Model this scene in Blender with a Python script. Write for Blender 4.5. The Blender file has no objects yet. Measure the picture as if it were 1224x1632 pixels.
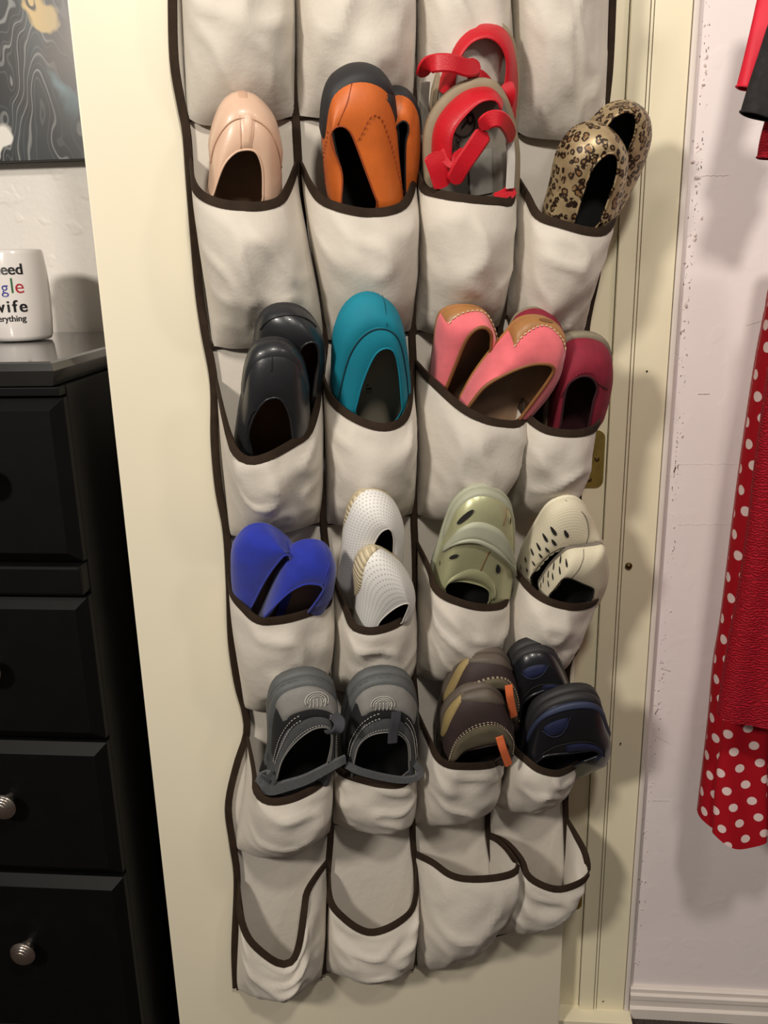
import bpy, bmesh, math, random
from mathutils import Vector, Matrix, noise

# ---------------------------------------------------------------- scene, camera, light
scene = bpy.context.scene
COL = scene.collection
scene.view_settings.view_transform = 'Standard'
scene.view_settings.look = 'None'
scene.view_settings.gamma = 1.0
scene.view_settings.use_curve_mapping = False
scene.view_settings.exposure = 0.0

H = 1.356                                   # eye height of the photographer
FPX = 1400.0                                # focal length for a 1224 x 1632 frame
PITCH = math.radians(16.42)
ROLL = math.radians(1.29)
HEAD = math.radians(-5.2)
CAM = Vector((0, 0, H))
_f0 = Vector((math.sin(HEAD), math.cos(HEAD), 0))
_r0 = Vector((math.cos(HEAD), -math.sin(HEAD), 0))
FWD = _f0 * math.cos(PITCH) - Vector((0, 0, 1)) * math.sin(PITCH)
_u0 = _r0.cross(FWD)
RGT = _r0 * math.cos(ROLL) - _u0 * math.sin(ROLL)
UPV = _u0 * math.cos(ROLL) + _r0 * math.sin(ROLL)
cd = bpy.data.cameras.new('camera')
cd.sensor_fit = 'VERTICAL'
cd.sensor_height = 36.0
cd.lens = FPX / 1632 * 36.0
cd.clip_start = 0.02
cam = bpy.data.objects.new('camera', cd)
COL.objects.link(cam)
cam.matrix_world = Matrix(((RGT.x, UPV.x, -FWD.x, CAM.x), (RGT.y, UPV.y, -FWD.y, CAM.y),
                           (RGT.z, UPV.z, -FWD.z, CAM.z), (0, 0, 0, 1)))
scene.camera = cam

world = bpy.data.worlds.new('world')
scene.world = world
world.use_nodes = True
world.node_tree.nodes['Background'].inputs[0].default_value = (1.0, 0.93, 0.85, 1)
world.node_tree.nodes['Background'].inputs[1].default_value = 0.11


def bulb(name, loc, watts, rad, col):
    l = bpy.data.lights.new(name, 'POINT')
    l.energy = watts
    l.shadow_soft_size = rad
    l.color = col
    o = bpy.data.objects.new(name, l)
    COL.objects.link(o)
    o.location = loc
    return o


bulb('bedroom_ceiling_light', (-1.10, -0.75, 2.15), 128, 0.13, (1.0, 0.925, 0.825))
bulb('closet_ceiling_bulb', (1.02, 0.22, 2.15), 11, 0.09, (1.0, 0.92, 0.84))
bulb('closet_front_bulb', (0.22, -0.15, 2.40), 60, 0.08, (1.0, 0.925, 0.825))


# ---------------------------------------------------------------- helpers
def ray(x, y):
    return (RGT * ((x - 612) / FPX) - UPV * ((y - 816) / FPX) + FWD)


def hit(x, y, p, n):
    r = ray(x, y)
    return CAM + r * ((p - CAM).dot(n) / r.dot(n))


Z = Vector((0, 0, 1))
DAZ = HEAD + math.radians(75.5)
DDIR = Vector((math.sin(DAZ), math.cos(DAZ), 0))            # along the door, free edge -> hinge
DN = Vector((DDIR.y, -DDIR.x, 0))                           # out of the door face to the viewer
_r = ray(944.5, 403)
DOOR_R = CAM + _r * (1.25 / Vector((_r.x, _r.y, 0)).dot(_f0))
DOOR_R.z = 0
DOOR_W = 0.0
_l = hit(151.5, 403, DOOR_R, DN)
DOOR_W = (DOOR_R - _l).dot(DDIR)


def W(x, y, d=0.0):
    "point on the plane d metres in front of the door face"
    return hit(x, y, DOOR_R + DN * d, DN)


def WY(x, y, Y):
    return hit(x, y, Vector((0, Y, 0)), Vector((0, 1, 0)))


def catmull(pts, n, closed=False):
    "arc-length resampled Catmull-Rom curve through Vectors"
    P = [Vector(p) for p in pts]
    m = len(P)
    dense = []
    segs = m if closed else m - 1
    for i in range(segs):
        if closed:
            a, b, c, d = P[(i - 1) % m], P[i], P[(i + 1) % m], P[(i + 2) % m]
        else:
            b, c = P[i], P[i + 1]
            a = P[i - 1] if i else b * 2 - c
            d = P[i + 2] if i + 2 < m else c * 2 - b
        for k in range(14):
            t = k / 14
            dense.append(0.5 * ((2 * b) + (c - a) * t + (2 * a - 5 * b + 4 * c - d) * t * t
                                + (3 * b - a - 3 * c + d) * t ** 3))
    dense.append(P[0].copy() if closed else P[-1].copy())
    L = [0.0]
    for i in range(1, len(dense)):
        L.append(L[-1] + (dense[i] - dense[i - 1]).length)
    out = []
    cnt = n if closed else n - 1
    j = 0
    for i in range(n):
        s = L[-1] * i / cnt
        while j < len(L) - 2 and L[j + 1] < s:
            j += 1
        seg = L[j + 1] - L[j]
        t = (s - L[j]) / seg if seg > 1e-12 else 0
        out.append(dense[j].lerp(dense[j + 1], min(1, max(0, t))))
    return out


def link(name, me, parent=None):
    o = bpy.data.objects.new(name, me)
    COL.objects.link(o)
    if parent is not None:
        o.parent = parent
    return o


def base_of(parent):
    if parent is None:
        return Vector((0, 0, 0))
    b = Vector(parent.location)
    p = parent.parent
    while p is not None:
        b += p.location
        p = p.parent
    return b


def mesh(name, verts, faces, mat, parent=None, smooth=True, uvs=None, mat2=None, origin=None):
    "verts in world space; stored relative to the parent's base"
    b = base_of(parent)
    if origin is not None:
        b = b + (Vector(origin) - b)
    me = bpy.data.meshes.new(name)
    me.from_pydata([tuple(Vector(v) - b) for v in verts], [], faces)
    me.materials.append(mat)
    if mat2:
        me.materials.append(mat2)
    if uvs:
        lay = me.uv_layers.new(name='UVMap')
        for lp in me.loops:
            lay.data[lp.index].uv = uvs[lp.vertex_index]
    for p in me.polygons:
        p.use_smooth = smooth
    me.update()
    o = link(name, me, parent)
    if origin is not None:
        o.location = Vector(origin) - base_of(parent)
    return o


def clean(o):
    bm = bmesh.new()
    bm.from_mesh(o.data)
    bmesh.ops.remove_doubles(bm, verts=bm.verts, dist=1e-6)
    bmesh.ops.recalc_face_normals(bm, faces=bm.faces)
    bm.to_mesh(o.data)
    bm.free()
    return o


def crisp(o, deg=34):
    o.data.set_sharp_from_angle(angle=math.radians(deg))
    return o


def grid_faces(nr, nc, closed=False, off=0):
    f = []
    for r in range(nr - 1):
        for c in range(nc if closed else nc - 1):
            c2 = (c + 1) % nc
            f.append((off + r * nc + c, off + r * nc + c2, off + (r + 1) * nc + c2, off + (r + 1) * nc + c))
    return f


def empty(name, loc, parent=None):
    o = bpy.data.objects.new(name, None)
    o.empty_display_size = 0.02
    COL.objects.link(o)
    if parent is not None:
        o.parent = parent
        o.location = Vector(loc) - base_of(parent)
    else:
        o.location = loc
    return o


def tag(o, label=None, cat=None, group=None, kind=None):
    if label:
        o['label'] = label
    if cat:
        o['category'] = cat
    if group:
        o['group'] = group
    if kind:
        o['kind'] = kind
    return o


def ribbon(name, pts, width, thick, mat, parent, wdir=None, n=None, nrm=None, closed=False, rounded=0.0):
    "flat strap swept along world points; nrm = facing direction, or wdir = direction of its width"
    n = n or max(8, len(pts) * 5)
    P = catmull(pts, n, closed)
    v = []
    for i, p in enumerate(P):
        if closed:
            t = (P[(i + 1) % n] - P[i - 1]).normalized()
        else:
            t = (P[min(n - 1, i + 1)] - P[max(0, i - 1)]).normalized()
        if wdir is not None:
            wd = wdir(i / (n - 1)) if callable(wdir) else wdir
            wv = (wd - t * wd.dot(t)).normalized()
            nv = t.cross(wv)
        else:
            nn = nrm or DN
            wv = t.cross(nn).normalized()
            nv = wv.cross(t)
        hw = (width(i / (n - 1)) if callable(width) else width) / 2
        if rounded:
            e_ = max(0, abs(2 * i / (n - 1) - 1) - (1 - rounded)) / rounded
            hw *= max(.12, 1 - e_ ** 2.5) ** .5
        th = thick / 2
        prof = ((-1, -.5), (-.8, 1), (.8, 1), (1, -.5), (.8, -1), (-.8, -1))
        for a, b in prof:
            v.append(p + wv * (a * hw) + nv * (b * th))
    f = []
    m = 6
    for i in range(n if closed else n - 1):
        for k in range(m):
            i2 = (i + 1) % n
            f.append((i * m + k, i * m + (k + 1) % m, i2 * m + (k + 1) % m, i2 * m + k))
    if not closed:
        f.append(tuple(range(m)))
        f.append(tuple((n - 1) * m + k for k in range(m)))
    return crisp(clean(mesh(name, v, f, mat, parent)))


def tube(name, pts, rad, mat, parent, n=None, closed=False, m=6):
    n = n or max(6, len(pts) * 4)
    P = catmull(pts, n, closed)
    v = []
    up = DN
    for i, p in enumerate(P):
        if closed:
            t = (P[(i + 1) % n] - P[i - 1])
        else:
            t = (P[min(n - 1, i + 1)] - P[max(0, i - 1)])
        t.normalize()
        a = t.cross(up)
        if a.length < 1e-4:
            a = t.cross(Z)
        a.normalize()
        b = a.cross(t)
        for k in range(m):
            q = 2 * math.pi * k / m
            v.append(p + a * (rad * math.cos(q)) + b * (rad * math.sin(q)))
    f = grid_faces(n, m, True)
    if closed:
        f += [((n - 1) * m + k, (n - 1) * m + (k + 1) % m, (k + 1) % m, k) for k in range(m)]
    else:
        f += [tuple(range(m)), tuple((n - 1) * m + k for k in range(m))]
    return clean(mesh(name, v, f, mat, parent))


def dashes(name, pts, rad, mat, parent, count, nrm=None, duty=.6):
    "a row of stitches, one part"
    P = catmull(pts, count * 4 + 1)
    v, f = [], []
    for i in range(count):
        a = P[i * 4]
        b = P[min(len(P) - 1, i * 4 + max(1, int(4 * duty)))]
        t = (b - a).normalized()
        s = t.cross(nrm or DN).normalized()
        u = s.cross(t)
        o = len(v)
        for p in (a, b):
            for k in range(4):
                q = math.pi / 2 * k
                v.append(p + s * rad * math.cos(q) + u * rad * math.sin(q))
        for k in range(4):
            f.append((o + k, o + (k + 1) % 4, o + 4 + (k + 1) % 4, o + 4 + k))
        f += [(o, o + 1, o + 2, o + 3), (o + 4, o + 5, o + 6, o + 7)]
    return clean(mesh(name, v, f, mat, parent, smooth=False))


def box(name, c, size, mat, parent=None, bevel=0.0, axes=None, seg=2):
    "c = world centre, axes = three unit Vectors"
    ax = axes or (Vector((1, 0, 0)), Vector((0, 1, 0)), Vector((0, 0, 1)))
    b = base_of(parent)
    bm = bmesh.new()
    bmesh.ops.create_cube(bm, size=1)
    for v in bm.verts:
        v.co = Vector((v.co.x * size[0], v.co.y * size[1], v.co.z * size[2]))
    if bevel:
        bmesh.ops.bevel(bm, geom=bm.edges[:], offset=bevel, segments=seg, affect='EDGES', profile=.6)
    M = Matrix((ax[0], ax[1], ax[2])).transposed()
    for v in bm.verts:
        v.co = M @ v.co + Vector(c) - b
    me = bpy.data.meshes.new(name)
    bm.to_mesh(me)
    bm.free()
    me.materials.append(mat)
    return link(name, me, parent)


def lathe(name, prof, c, axis, mat, parent, n=28, cap=True):
    "prof = [(radius, height along axis)]"
    axis = Vector(axis).normalized()
    a = axis.cross(Z)
    if a.length < 1e-3:
        a = Vector((1, 0, 0))
    a.normalize()
    b = axis.cross(a)
    v = []
    for r, h in prof:
        for k in range(n):
            q = 2 * math.pi * k / n
            v.append(Vector(c) + axis * h + a * (r * math.cos(q)) + b * (r * math.sin(q)))
    f = grid_faces(len(prof), n, True)
    if cap:
        f += [tuple(range(n)), tuple((len(prof) - 1) * n + k for k in range(n))]
    return clean(mesh(name, v, f, mat, parent))


# ---------------------------------------------------------------- materials
def lin(r, g, b):
    return tuple(((c / 255) / 12.92 if c / 255 <= .04045 else ((c / 255 + .055) / 1.055) ** 2.4) for c in (r, g, b))


class NT:
    def __init__(s, name):
        s.m = bpy.data.materials.new(name)
        s.m.use_nodes = True
        s.t = s.m.node_tree
        s.b = s.t.nodes['Principled BSDF']

    def n(s, kind, **kw):
        nd = s.t.nodes.new(kind)
        for k, v in kw.items():
            if k.startswith('_'):
                setattr(nd, k[1:], v)
            else:
                key = k.replace('_', ' ')
                nd.inputs[key].default_value = v
        return nd

    def l(s, a, b):
        s.t.links.new(a, b)

    def val(s, sock, v):
        if isinstance(v, (int, float)):
            sock.default_value = v
        else:
            s.l(v, sock)

    def math(s, op, a, b=0.0, c=None):
        nd = s.t.nodes.new('ShaderNodeMath')
        nd.operation = op
        s.val(nd.inputs[0], a)
        s.val(nd.inputs[1], b)
        if c is not None:
            s.val(nd.inputs[2], c)
        return nd.outputs[0]

    def mix(s, fac, a, b):
        nd = s.t.nodes.new('ShaderNodeMix')
        nd.data_type = 'RGBA'
        s.val(nd.inputs[0], fac)
        for sock, v in ((nd.inputs[6], a), (nd.inputs[7], b)):
            if isinstance(v, tuple):
                sock.default_value = (v[0], v[1], v[2], 1)
            else:
                s.l(v, sock)
        return nd.outputs[2]

    def ramp(s, fac, stops, mode='LINEAR'):
        nd = s.t.nodes.new('ShaderNodeValToRGB')
        nd.color_ramp.interpolation = mode
        el = nd.color_ramp.elements
        while len(el) < len(stops):
            el.new(0.5)
        for e, (p, c) in zip(el, stops):
            e.position = p
            e.color = (c[0], c[1], c[2], 1) if isinstance(c, tuple) else (c, c, c, 1)
        s.l(fac, nd.inputs[0])
        return nd.outputs[0]

    def coords(s, kind='Object'):
        return s.t.nodes.new('ShaderNodeTexCoord').outputs[kind]

    def noise(s, scale, detail=3.0, rough=.55, vec=None, out='Fac'):
        nd = s.n('ShaderNodeTexNoise', Scale=scale, Detail=detail, Roughness=rough)
        s.l(vec if vec is not None else s.coords(), nd.inputs['Vector'])
        return nd.outputs[out]

    def bump(s, h, strength=.3, dist=.001):
        nd = s.n('ShaderNodeBump', Strength=strength, Distance=dist)
        s.l(h, nd.inputs['Height'])
        s.l(nd.outputs[0], s.b.inputs['Normal'])
        return nd

    def col(s, v):
        if isinstance(v, tuple):
            s.b.inputs['Base Color'].default_value = (v[0], v[1], v[2], 1)
        else:
            s.l(v, s.b.inputs['Base Color'])


def plain(name, c, rough=.6, var=.12, scale=40, bscale=400, bstr=.2, bdist=.0006, metal=0.0, coat=0.0, spec=.5, sheen=0.0):
    "colour with slight mottling and a fine relief"
    t = NT(name)
    n1 = t.noise(scale, 4)
    dark = tuple(x * (1 - var) for x in c)
    lite = tuple(min(1, x * (1 + var)) for x in c)
    t.col(t.ramp(n1, [(.3, dark), (.7, lite)]))
    t.b.inputs['Roughness'].default_value = rough
    t.b.inputs['Metallic'].default_value = metal
    t.b.inputs['Specular IOR Level'].default_value = spec
    t.b.inputs['Coat Weight'].default_value = coat
    t.b.inputs['Sheen Weight'].default_value = sheen
    if bstr:
        t.bump(t.noise(bscale, 3), bstr, bdist)
    return t.m


def m_canvas(name, c):
    t = NT(name)
    co = t.coords()
    big = t.noise(9, 4, .6, co)
    spot = t.noise(60, 2, .5, co)
    colr = t.ramp(big, [(.3, tuple(x * .94 for x in c)), (.75, c)])
    st = t.ramp(spot, [(.78, 0.0), (.86, 1.0)])
    t.col(t.mix(t.math('MULTIPLY', st, .12), colr, lin(120, 104, 80)))
    sep = t.t.nodes.new('ShaderNodeSeparateXYZ')
    t.l(co, sep.inputs[0])
    wx = t.math('SINE', t.math('MULTIPLY', t.math('ADD', sep.outputs[0], sep.outputs[1]), 4200))
    wz = t.math('SINE', t.math('MULTIPLY', sep.outputs[2], 4200))
    weave = t.math('MULTIPLY', t.math('ADD', wx, wz), .06)
    wr = t.noise(28, 5, .6, co)
    t.bump(t.math('ADD', t.math('MULTIPLY', wr, 6.0), weave), .35, .0007)
    t.b.inputs['Roughness'].default_value = .9
    t.b.inputs['Specular IOR Level'].default_value = .15
    t.b.inputs['Sheen Weight'].default_value = .1
    return t.m


M = {}
M['canvas'] = m_canvas('off_white_cotton_canvas', lin(218, 210, 198))
M['tape'] = plain('brown_binding_tape', lin(50, 38, 28), .85, .2, 60, 1500, .5, spec=.2)
M['door'] = plain('cream_door_paint', lin(238, 229, 205), .42, .02, 3, 120, .08, .0004)
M['jamb'] = plain('cream_trim_paint', lin(236, 227, 198), .36, .03, 5, 160, .12, .0004)


def m_wall(name, c, sc=14, st=.5):
    t = NT(name)
    co = t.coords()
    n1 = t.noise(sc, 6, .62, co)
    n2 = t.noise(sc * 5, 3, .5, co)
    blob = t.ramp(t.noise(sc * 1.7, 2, .4, co), [(.58, 0.0), (.66, 1.0)])
    t.col(t.ramp(t.noise(5, 3, .5, co), [(.3, tuple(x * .95 for x in c)), (.7, c)]))
    hgt = t.math('ADD', t.math('ADD', t.math('MULTIPLY', n1, .8), t.math('MULTIPLY', n2, .25)), t.math('MULTIPLY', blob, .35))
    t.bump(hgt, st, .004)
    t.b.inputs['Roughness'].default_value = .5
    return t.m


M['wall'] = m_wall('white_plaster_wall', lin(236, 230, 222), 18, .45)
M['wall_pink'] = m_wall('pale_pink_white_wall_paint', lin(240, 229, 228), 20, .14)
M['base'] = plain('baseboard_paint', lin(226, 216, 208), .45, .05, 8, 200, .1)
M['caulk'] = plain('crumbling_caulk', lin(214, 200, 194), .8, .15, 200, 900, .5)
M['grime'] = plain('grime_in_cracks', lin(70, 52, 44), .9, .2)


def m_carpet():
    t = NT('dark_carpet')
    n1 = t.noise(260, 4, .7)
    t.col(t.ramp(n1, [(.35, lin(40, 32, 28)), (.7, lin(98, 84, 76))]))
    t.bump(n1, 1.0, .006)
    t.b.inputs['Roughness'].default_value = 1
    return t.m


M['carpet'] = m_carpet()
M['brass'] = plain('worn_brass', lin(196, 168, 92), .32, .15, 60, 300, .1, metal=.9)
M['steel'] = plain('brushed_nickel', lin(206, 198, 190), .25, .1, 80, 500, .1, metal=1.0)
M['screw'] = plain('dark_screw_metal', lin(110, 92, 58), .35, .2, 200, 800, .2, metal=.9)
M['hole'] = plain('dark_hole', lin(22, 17, 14), .9, .1)
M['black_wood'] = plain('black_satin_lacquer', lin(11, 10, 10), .5, .15, 30, 220, .1, spec=.14)
M['black_top'] = plain('dark_grey_lacquered_top', lin(40, 39, 38), .16, .1, 20, 260, .03, spec=.8, coat=.5)


# ---------------------------------------------------------------- the setting
def rect_xz(name, x0, x1, z0, z1, y, th, mat, parent=None, bevel=0.0):
    return box(name, ((x0 + x1) / 2, y + th / 2, (z0 + z1) / 2), (x1 - x0, th, z1 - z0), mat, parent, bevel)


_fb = hit(1060, 1626, Vector((0, 0, 0)), Z)
BASE_Y = _fb.y                       # front foot of the baseboard
WALL_Y = BASE_Y + .016
# chest of drawers measures, needed for the wall behind it
_r = ray(40, 577)
_t = 1.02 / Vector((_r.x, _r.y, 0)).dot(_f0)
CH_FRONT = (CAM + _r * _t).y
CH_TOP = (CAM + _r * _t).z
BACK_Y = hit(60, 529, Vector((0, 0, CH_TOP)), Z).y

fl = box('floor', (0, .2, -.02), (6, 5, .04), M['carpet'])
tag(fl, 'dark brown carpeted floor', kind='structure')

gap = WY(983, 403, WALL_Y)           # where the stop begins
XJ0 = gap.x - .040                   # left face of the jamb post
wb = box('wall_back', ((-2.4 + XJ0 - .002) / 2, BACK_Y + .05, 1.25), (XJ0 - .002 + 2.4, .10, 2.5), M['wall'])
tag(wb, 'rough white plaster wall behind the black chest', kind='structure')
XW0 = WY(1081, 430, WALL_Y).x        # where the pinkish wall begins
wr = box('wall_right', ((XW0 - .02 + 1.9) / 2, WALL_Y + .06, 1.25), (1.9 - XW0 + .02, .12, 2.5), M['wall_pink'])
tag(wr, 'pale pinkish white painted wall beside the door frame', kind='structure')

# jamb: rabbet with hinges, stop, bead, flat, edge bead
jb = empty('trim_1', (XJ0, WALL_Y, 0))
tag(jb, 'cream painted door jamb with stop and brass hinge leaves', kind='structure')
X_g1 = WY(1008, 470, WALL_Y).x
X_g2 = WY(1015, 470, WALL_Y).x
X_e1 = WY(1071, 470, WALL_Y).x
X_e2 = WY(1083, 470, WALL_Y).x
rect_xz('rabbet', XJ0, gap.x, 0, 2.3, WALL_Y - .004, .10, M['jamb'], jb, .001)
rect_xz('stop', gap.x, X_g1, 0, 2.3, WALL_Y - .014, .05, M['jamb'], jb, .0015)
rect_xz('bead', X_g1 + .0012, X_g2 - .0012, 0, 2.3, WALL_Y - .012, .05, M['jamb'], jb, .0012)
rect_xz('flat', X_g2, X_e1 - .001, 0, 2.3, WALL_Y - .010, .05, M['jamb'], jb, .0012)
rect_xz('edge_bead', X_e1, X_e2 - .003, 0, 2.3, WALL_Y - .013, .05, M['base'], jb, .002)
rect_xz('edge_fillet', X_e2 - .003, X_e2, 0, 2.3, WALL_Y - .006, .04, M['base'], jb, .0012)
rect_xz('threshold', XJ0 - .3, X_e2, 0, .012, WALL_Y - .040, .05, M['jamb'], jb, .002)
rect_xz('gap_shadow_strip', gap.x - .0008, gap.x + .0002, 0, 2.3, WALL_Y - .005, .02, M['hole'], jb)


def hinge(yc):
    c = WY(945, yc, WALL_Y - .006)
    x1 = gap.x - .004
    x0 = x1 - .030
    h = .089
    bm_v, bm_f = [], []
    loop = []
    r = .012
    for cx, cz, a0 in ((x1 - r, c.z + h / 2 - r, 0), (x0 + .001, c.z + h / 2 - .001, 90), (x0 + .001, c.z - h / 2 + .001, 180), (x1 - r, c.z - h / 2 + r, 270)):
        rr = r if cx > x0 + .005 else .001
        for k in range(7):
            a = math.radians(a0 + 15 * k)
            loop.append((cx + rr * math.cos(a), cz + rr * math.sin(a)))
    n = len(loop)
    for yy in (WALL_Y - .0062, WALL_Y - .0035):
        for (x, z) in loop:
            bm_v.append(Vector((x, yy, z)))
    bm_f = [tuple(range(n)), tuple(range(n, 2 * n))] + [(k, (k + 1) % n, n + (k + 1) % n, n + k) for k in range(n)]
    leaf = clean(mesh('hinge_leaf', bm_v, bm_f, M['brass'], jb, smooth=False))
    tag(leaf, 'brass hinge leaf')
    for dx, dz in ((.011, .0), (.021, .032), (.021, -.032)):
        lathe('screw', [(.0001, .0016), (.0012, .0016), (.0014, .0008), (.0026, .0012), (.0036, .0010), (.0040, 0)],
              Vector((x1 - dx, WALL_Y - .0062, c.z + dz)), (0, -1, 0), M['screw'], leaf, 14)


hinge(732)
hinge(1417)
lathe('screw', [(.0001, .003), (.0018, .003), (.0022, .0018), (.0042, .0022), (.0052, .0012), (.0056, 0)],
      WY(1002, 902, WALL_Y - .0125), (0, -1, 0), M['screw'], jb, 16)
for hx, hy in ((1031, 592), (989, 1185), (961, 1596)):
    lathe('nail_hole', [(.0001, .0003), (.0013, .0003), (.0016, 0)], WY(hx, hy, WALL_Y - (.0105 if hx > 1000 else .0145)),
          (0, -1, 0), M['hole'], jb, 8)

# baseboard: stepped moulding
b0 = WY(1003, 1600, WALL_Y).x
bb = empty('baseboard_right', (b0, WALL_Y, 0))
tag(bb, 'stepped painted baseboard under the pinkish wall', kind='structure')
ztop = WY(1100, 1580, WALL_Y - .010).z
prof = [(0, 0), (.016, 0), (.016, ztop * .34), (.011, ztop * .40), (.011, ztop * .62), (.014, ztop * .66), (.014, ztop * .80),
        (.009, ztop * .84), (.009, ztop * .96), (.005, ztop), (0, ztop)]
v = []
for X in (b0 - .002, 1.88):
    for yy, zz in prof:
        v.append(Vector((X, WALL_Y - yy, zz)))
n = len(prof)
clean(mesh('moulding', v, [(k, (k + 1) % n, n + (k + 1) % n, n + k) for k in range(n)] + [tuple(range(n)), tuple(range(n, 2 * n))],
           M['base'], bb, smooth=False))

# crumbling caulk line, paint ridges and cracks on the right wall
random.seed(4)
cv, cf, gv, gf = [], [], [], []


def blob(vv, ff, c, rx, rz, ry, ang):
    o = len(vv)
    k = 6
    ca, sa = math.cos(ang), math.sin(ang)
    ring = []
    for i in range(k):
        q = 2 * math.pi * i / k
        r = random.uniform(.6, 1.2)
        a, b = rx * r * math.cos(q), rz * r * math.sin(q)
        ring.append((a * ca - b * sa, a * sa + b * ca))
    for a, b in ring:
        vv.append(Vector((c.x + a, c.y + .0004, c.z + b)))
    for a, b in ring:
        vv.append(Vector((c.x + a * .55, c.y - ry, c.z + b * .55)))
    for i in range(k):
        ff.append((o + i, o + (i + 1) % k, o + k + (i + 1) % k, o + k + i))
    ff.append(tuple(o + k + i for i in range(k)))


line = [(1127, 0), (1124, 100), (1118, 220), (1110, 280), (1106, 360), (1097, 430), (1090, 520), (1085, 620), (1078, 740), (1074, 840),
        (1066, 960), (1056, 1060), (1046, 1140), (1034, 1290), (1022, 1420), (1014, 1540)]
for i in range(260):
    t = random.random() * (len(line) - 1.001)
    j = int(t)
    x = line[j][0] + (line[j + 1][0] - line[j][0]) * (t - j) + random.gauss(0, 4)
    y = line[j][1] + (line[j + 1][1] - line[j][1]) * (t - j)
    c = WY(x, y, WALL_Y)
    s = random.choice((.0008, .001, .0014, .002))
    if random.random() < .55:
        blob(cv, cf, c, s, s * random.uniform(.8, 2.2), s * .9, random.uniform(-.4, .4))
    else:
        blob(gv, gf, c, s * .45, s * random.uniform(.8, 2.4), .0003, random.uniform(-.3, .3))
for (x, y, rx, rz) in ((1110, 283, .005, .004), (1104, 258, .003, .003), (1109, 296, .002, .003), (1121, 135, .003, .002), (1093, 487, .003, .006)):
    blob(cv, cf, WY(x, y, WALL_Y), rx, rz, .003, .3)
for (x0, y0, x1, y1, w) in ((1076, 742, 1080, 690, .0007), (1077, 745, 1074, 752, .0012), (1190, 519, 1214, 512, .0006), (1054, 1066, 1068, 1070, .0007),
                            (1048, 1175, 1068, 1186, .0006), (1049, 1130, 1044, 1138, .0009), (1074, 760, 1077, 735, .0009)):
    for k in range(8):
        t = k / 7
        blob(gv, gf, WY(x0 + (x1 - x0) * t, y0 + (y1 - y0) * t, WALL_Y), w, w * 2.0, .0004, 0)
for (x0, x1, y) in ((1120, 1160, 280), (1082, 1182, 740), (1082, 1170, 836), (1112, 1130, 628), (1040, 1066, 1276)):
    for k in range(26):
        t = k / 25
        blob(cv, cf, WY(x0 + (x1 - x0) * t, y + math.sin(k) * .7, WALL_Y), .0022, .0007, .0006, 0)
ck = mesh('caulk_crumbs', cv, cf, M['caulk'], wr, smooth=True)
tag(ck, kind='stuff')
gk = mesh('wall_crack', gv, gf, M['grime'], wr, smooth=False)
tag(gk, kind='stuff')

# the open door
dc = DOOR_R - DDIR * (DOOR_W / 2) - DN * .0175
dr = box('door_1', dc + Z * 1.03, (DOOR_W, .035, 2.03), M['door'], None, .0015, (DDIR, -DN, Z))
tag(dr, 'cream painted flat door standing open', kind='structure')


# ---------------------------------------------------------------- chest of drawers
cc = WY(91, 610, CH_FRONT)           # front right corner
CX1 = cc.x
CX0 = CX1 - .84
CD = BACK_Y - .012
chest = empty('chest_of_drawers', ((CX0 + CX1) / 2, (CH_FRONT + CD) / 2, 0))
tag(chest, 'tall black lacquered chest of drawers left of the open door', 'dresser')
yf = CH_FRONT + .022
tv = []
ov = .0
xs0, xs1, ys0 = CX0 - ov, CX1 + ov, CH_FRONT - .004
zt = CH_TOP
prof = [(.0, zt - .030), (.004, zt - .028), (.011, zt - .010), (.0075, zt - .002), (.004, zt)]
ring = []
for e, zz in prof:
    ring.append([Vector((xs0 - e + .011, ys0 - e + .011, zz)), Vector((xs1 + e - .011, ys0 - e + .011, zz)), Vector((xs1 + e - .011, CD, zz)), Vector((xs0 - e + .011, CD, zz))])
tv = [p for r_ in ring for p in r_]
top = clean(mesh('top', tv, grid_faces(len(prof), 4, True) + [(0, 1, 2, 3), tuple(4 * (len(prof) - 1) + k for k in range(4))], M['black_top'], chest, smooth=False))
box('side_panel', (CX1 - .009, (yf + CD) / 2, (zt - .03) / 2), (.018, CD - yf, zt - .03), M['black_wood'], chest, .0015)
box('side_panel', (CX0 + .009, (yf + CD) / 2, (zt - .03) / 2), (.018, CD - yf, zt - .03), M['black_wood'], chest, .0015)
box('back_panel', ((CX0 + CX1) / 2, CD - .006, (zt - .03) / 2), (CX1 - CX0 - .04, .008, zt - .04), M['black_wood'], chest)
zr = WY(40, 628, yf).z
box('top_rail', ((CX0 + CX1) / 2, yf - .009, (zt - .03 + zr) / 2), (CX1 - CX0 - .002, .018, zt - .03 - zr), M['black_wood'], chest, .001)
ledge_z0, ledge_z1 = WY(40, 938, yf).z, WY(40, 892, yf).z
box('middle_rail', ((CX0 + CX1) / 2, yf - .012, (ledge_z0 + ledge_z1) / 2), (CX1 - CX0, .024, ledge_z1 - ledge_z0), M['black_wood'], chest, .004)
box('plinth', ((CX0 + CX1) / 2, yf + .02, .035), (CX1 - CX0 - .03, .03, .07), M['black_wood'], chest, .002)
spans = ((632, 889), (944, 1166), (1173, 1376), (1383, 1622))
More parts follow.
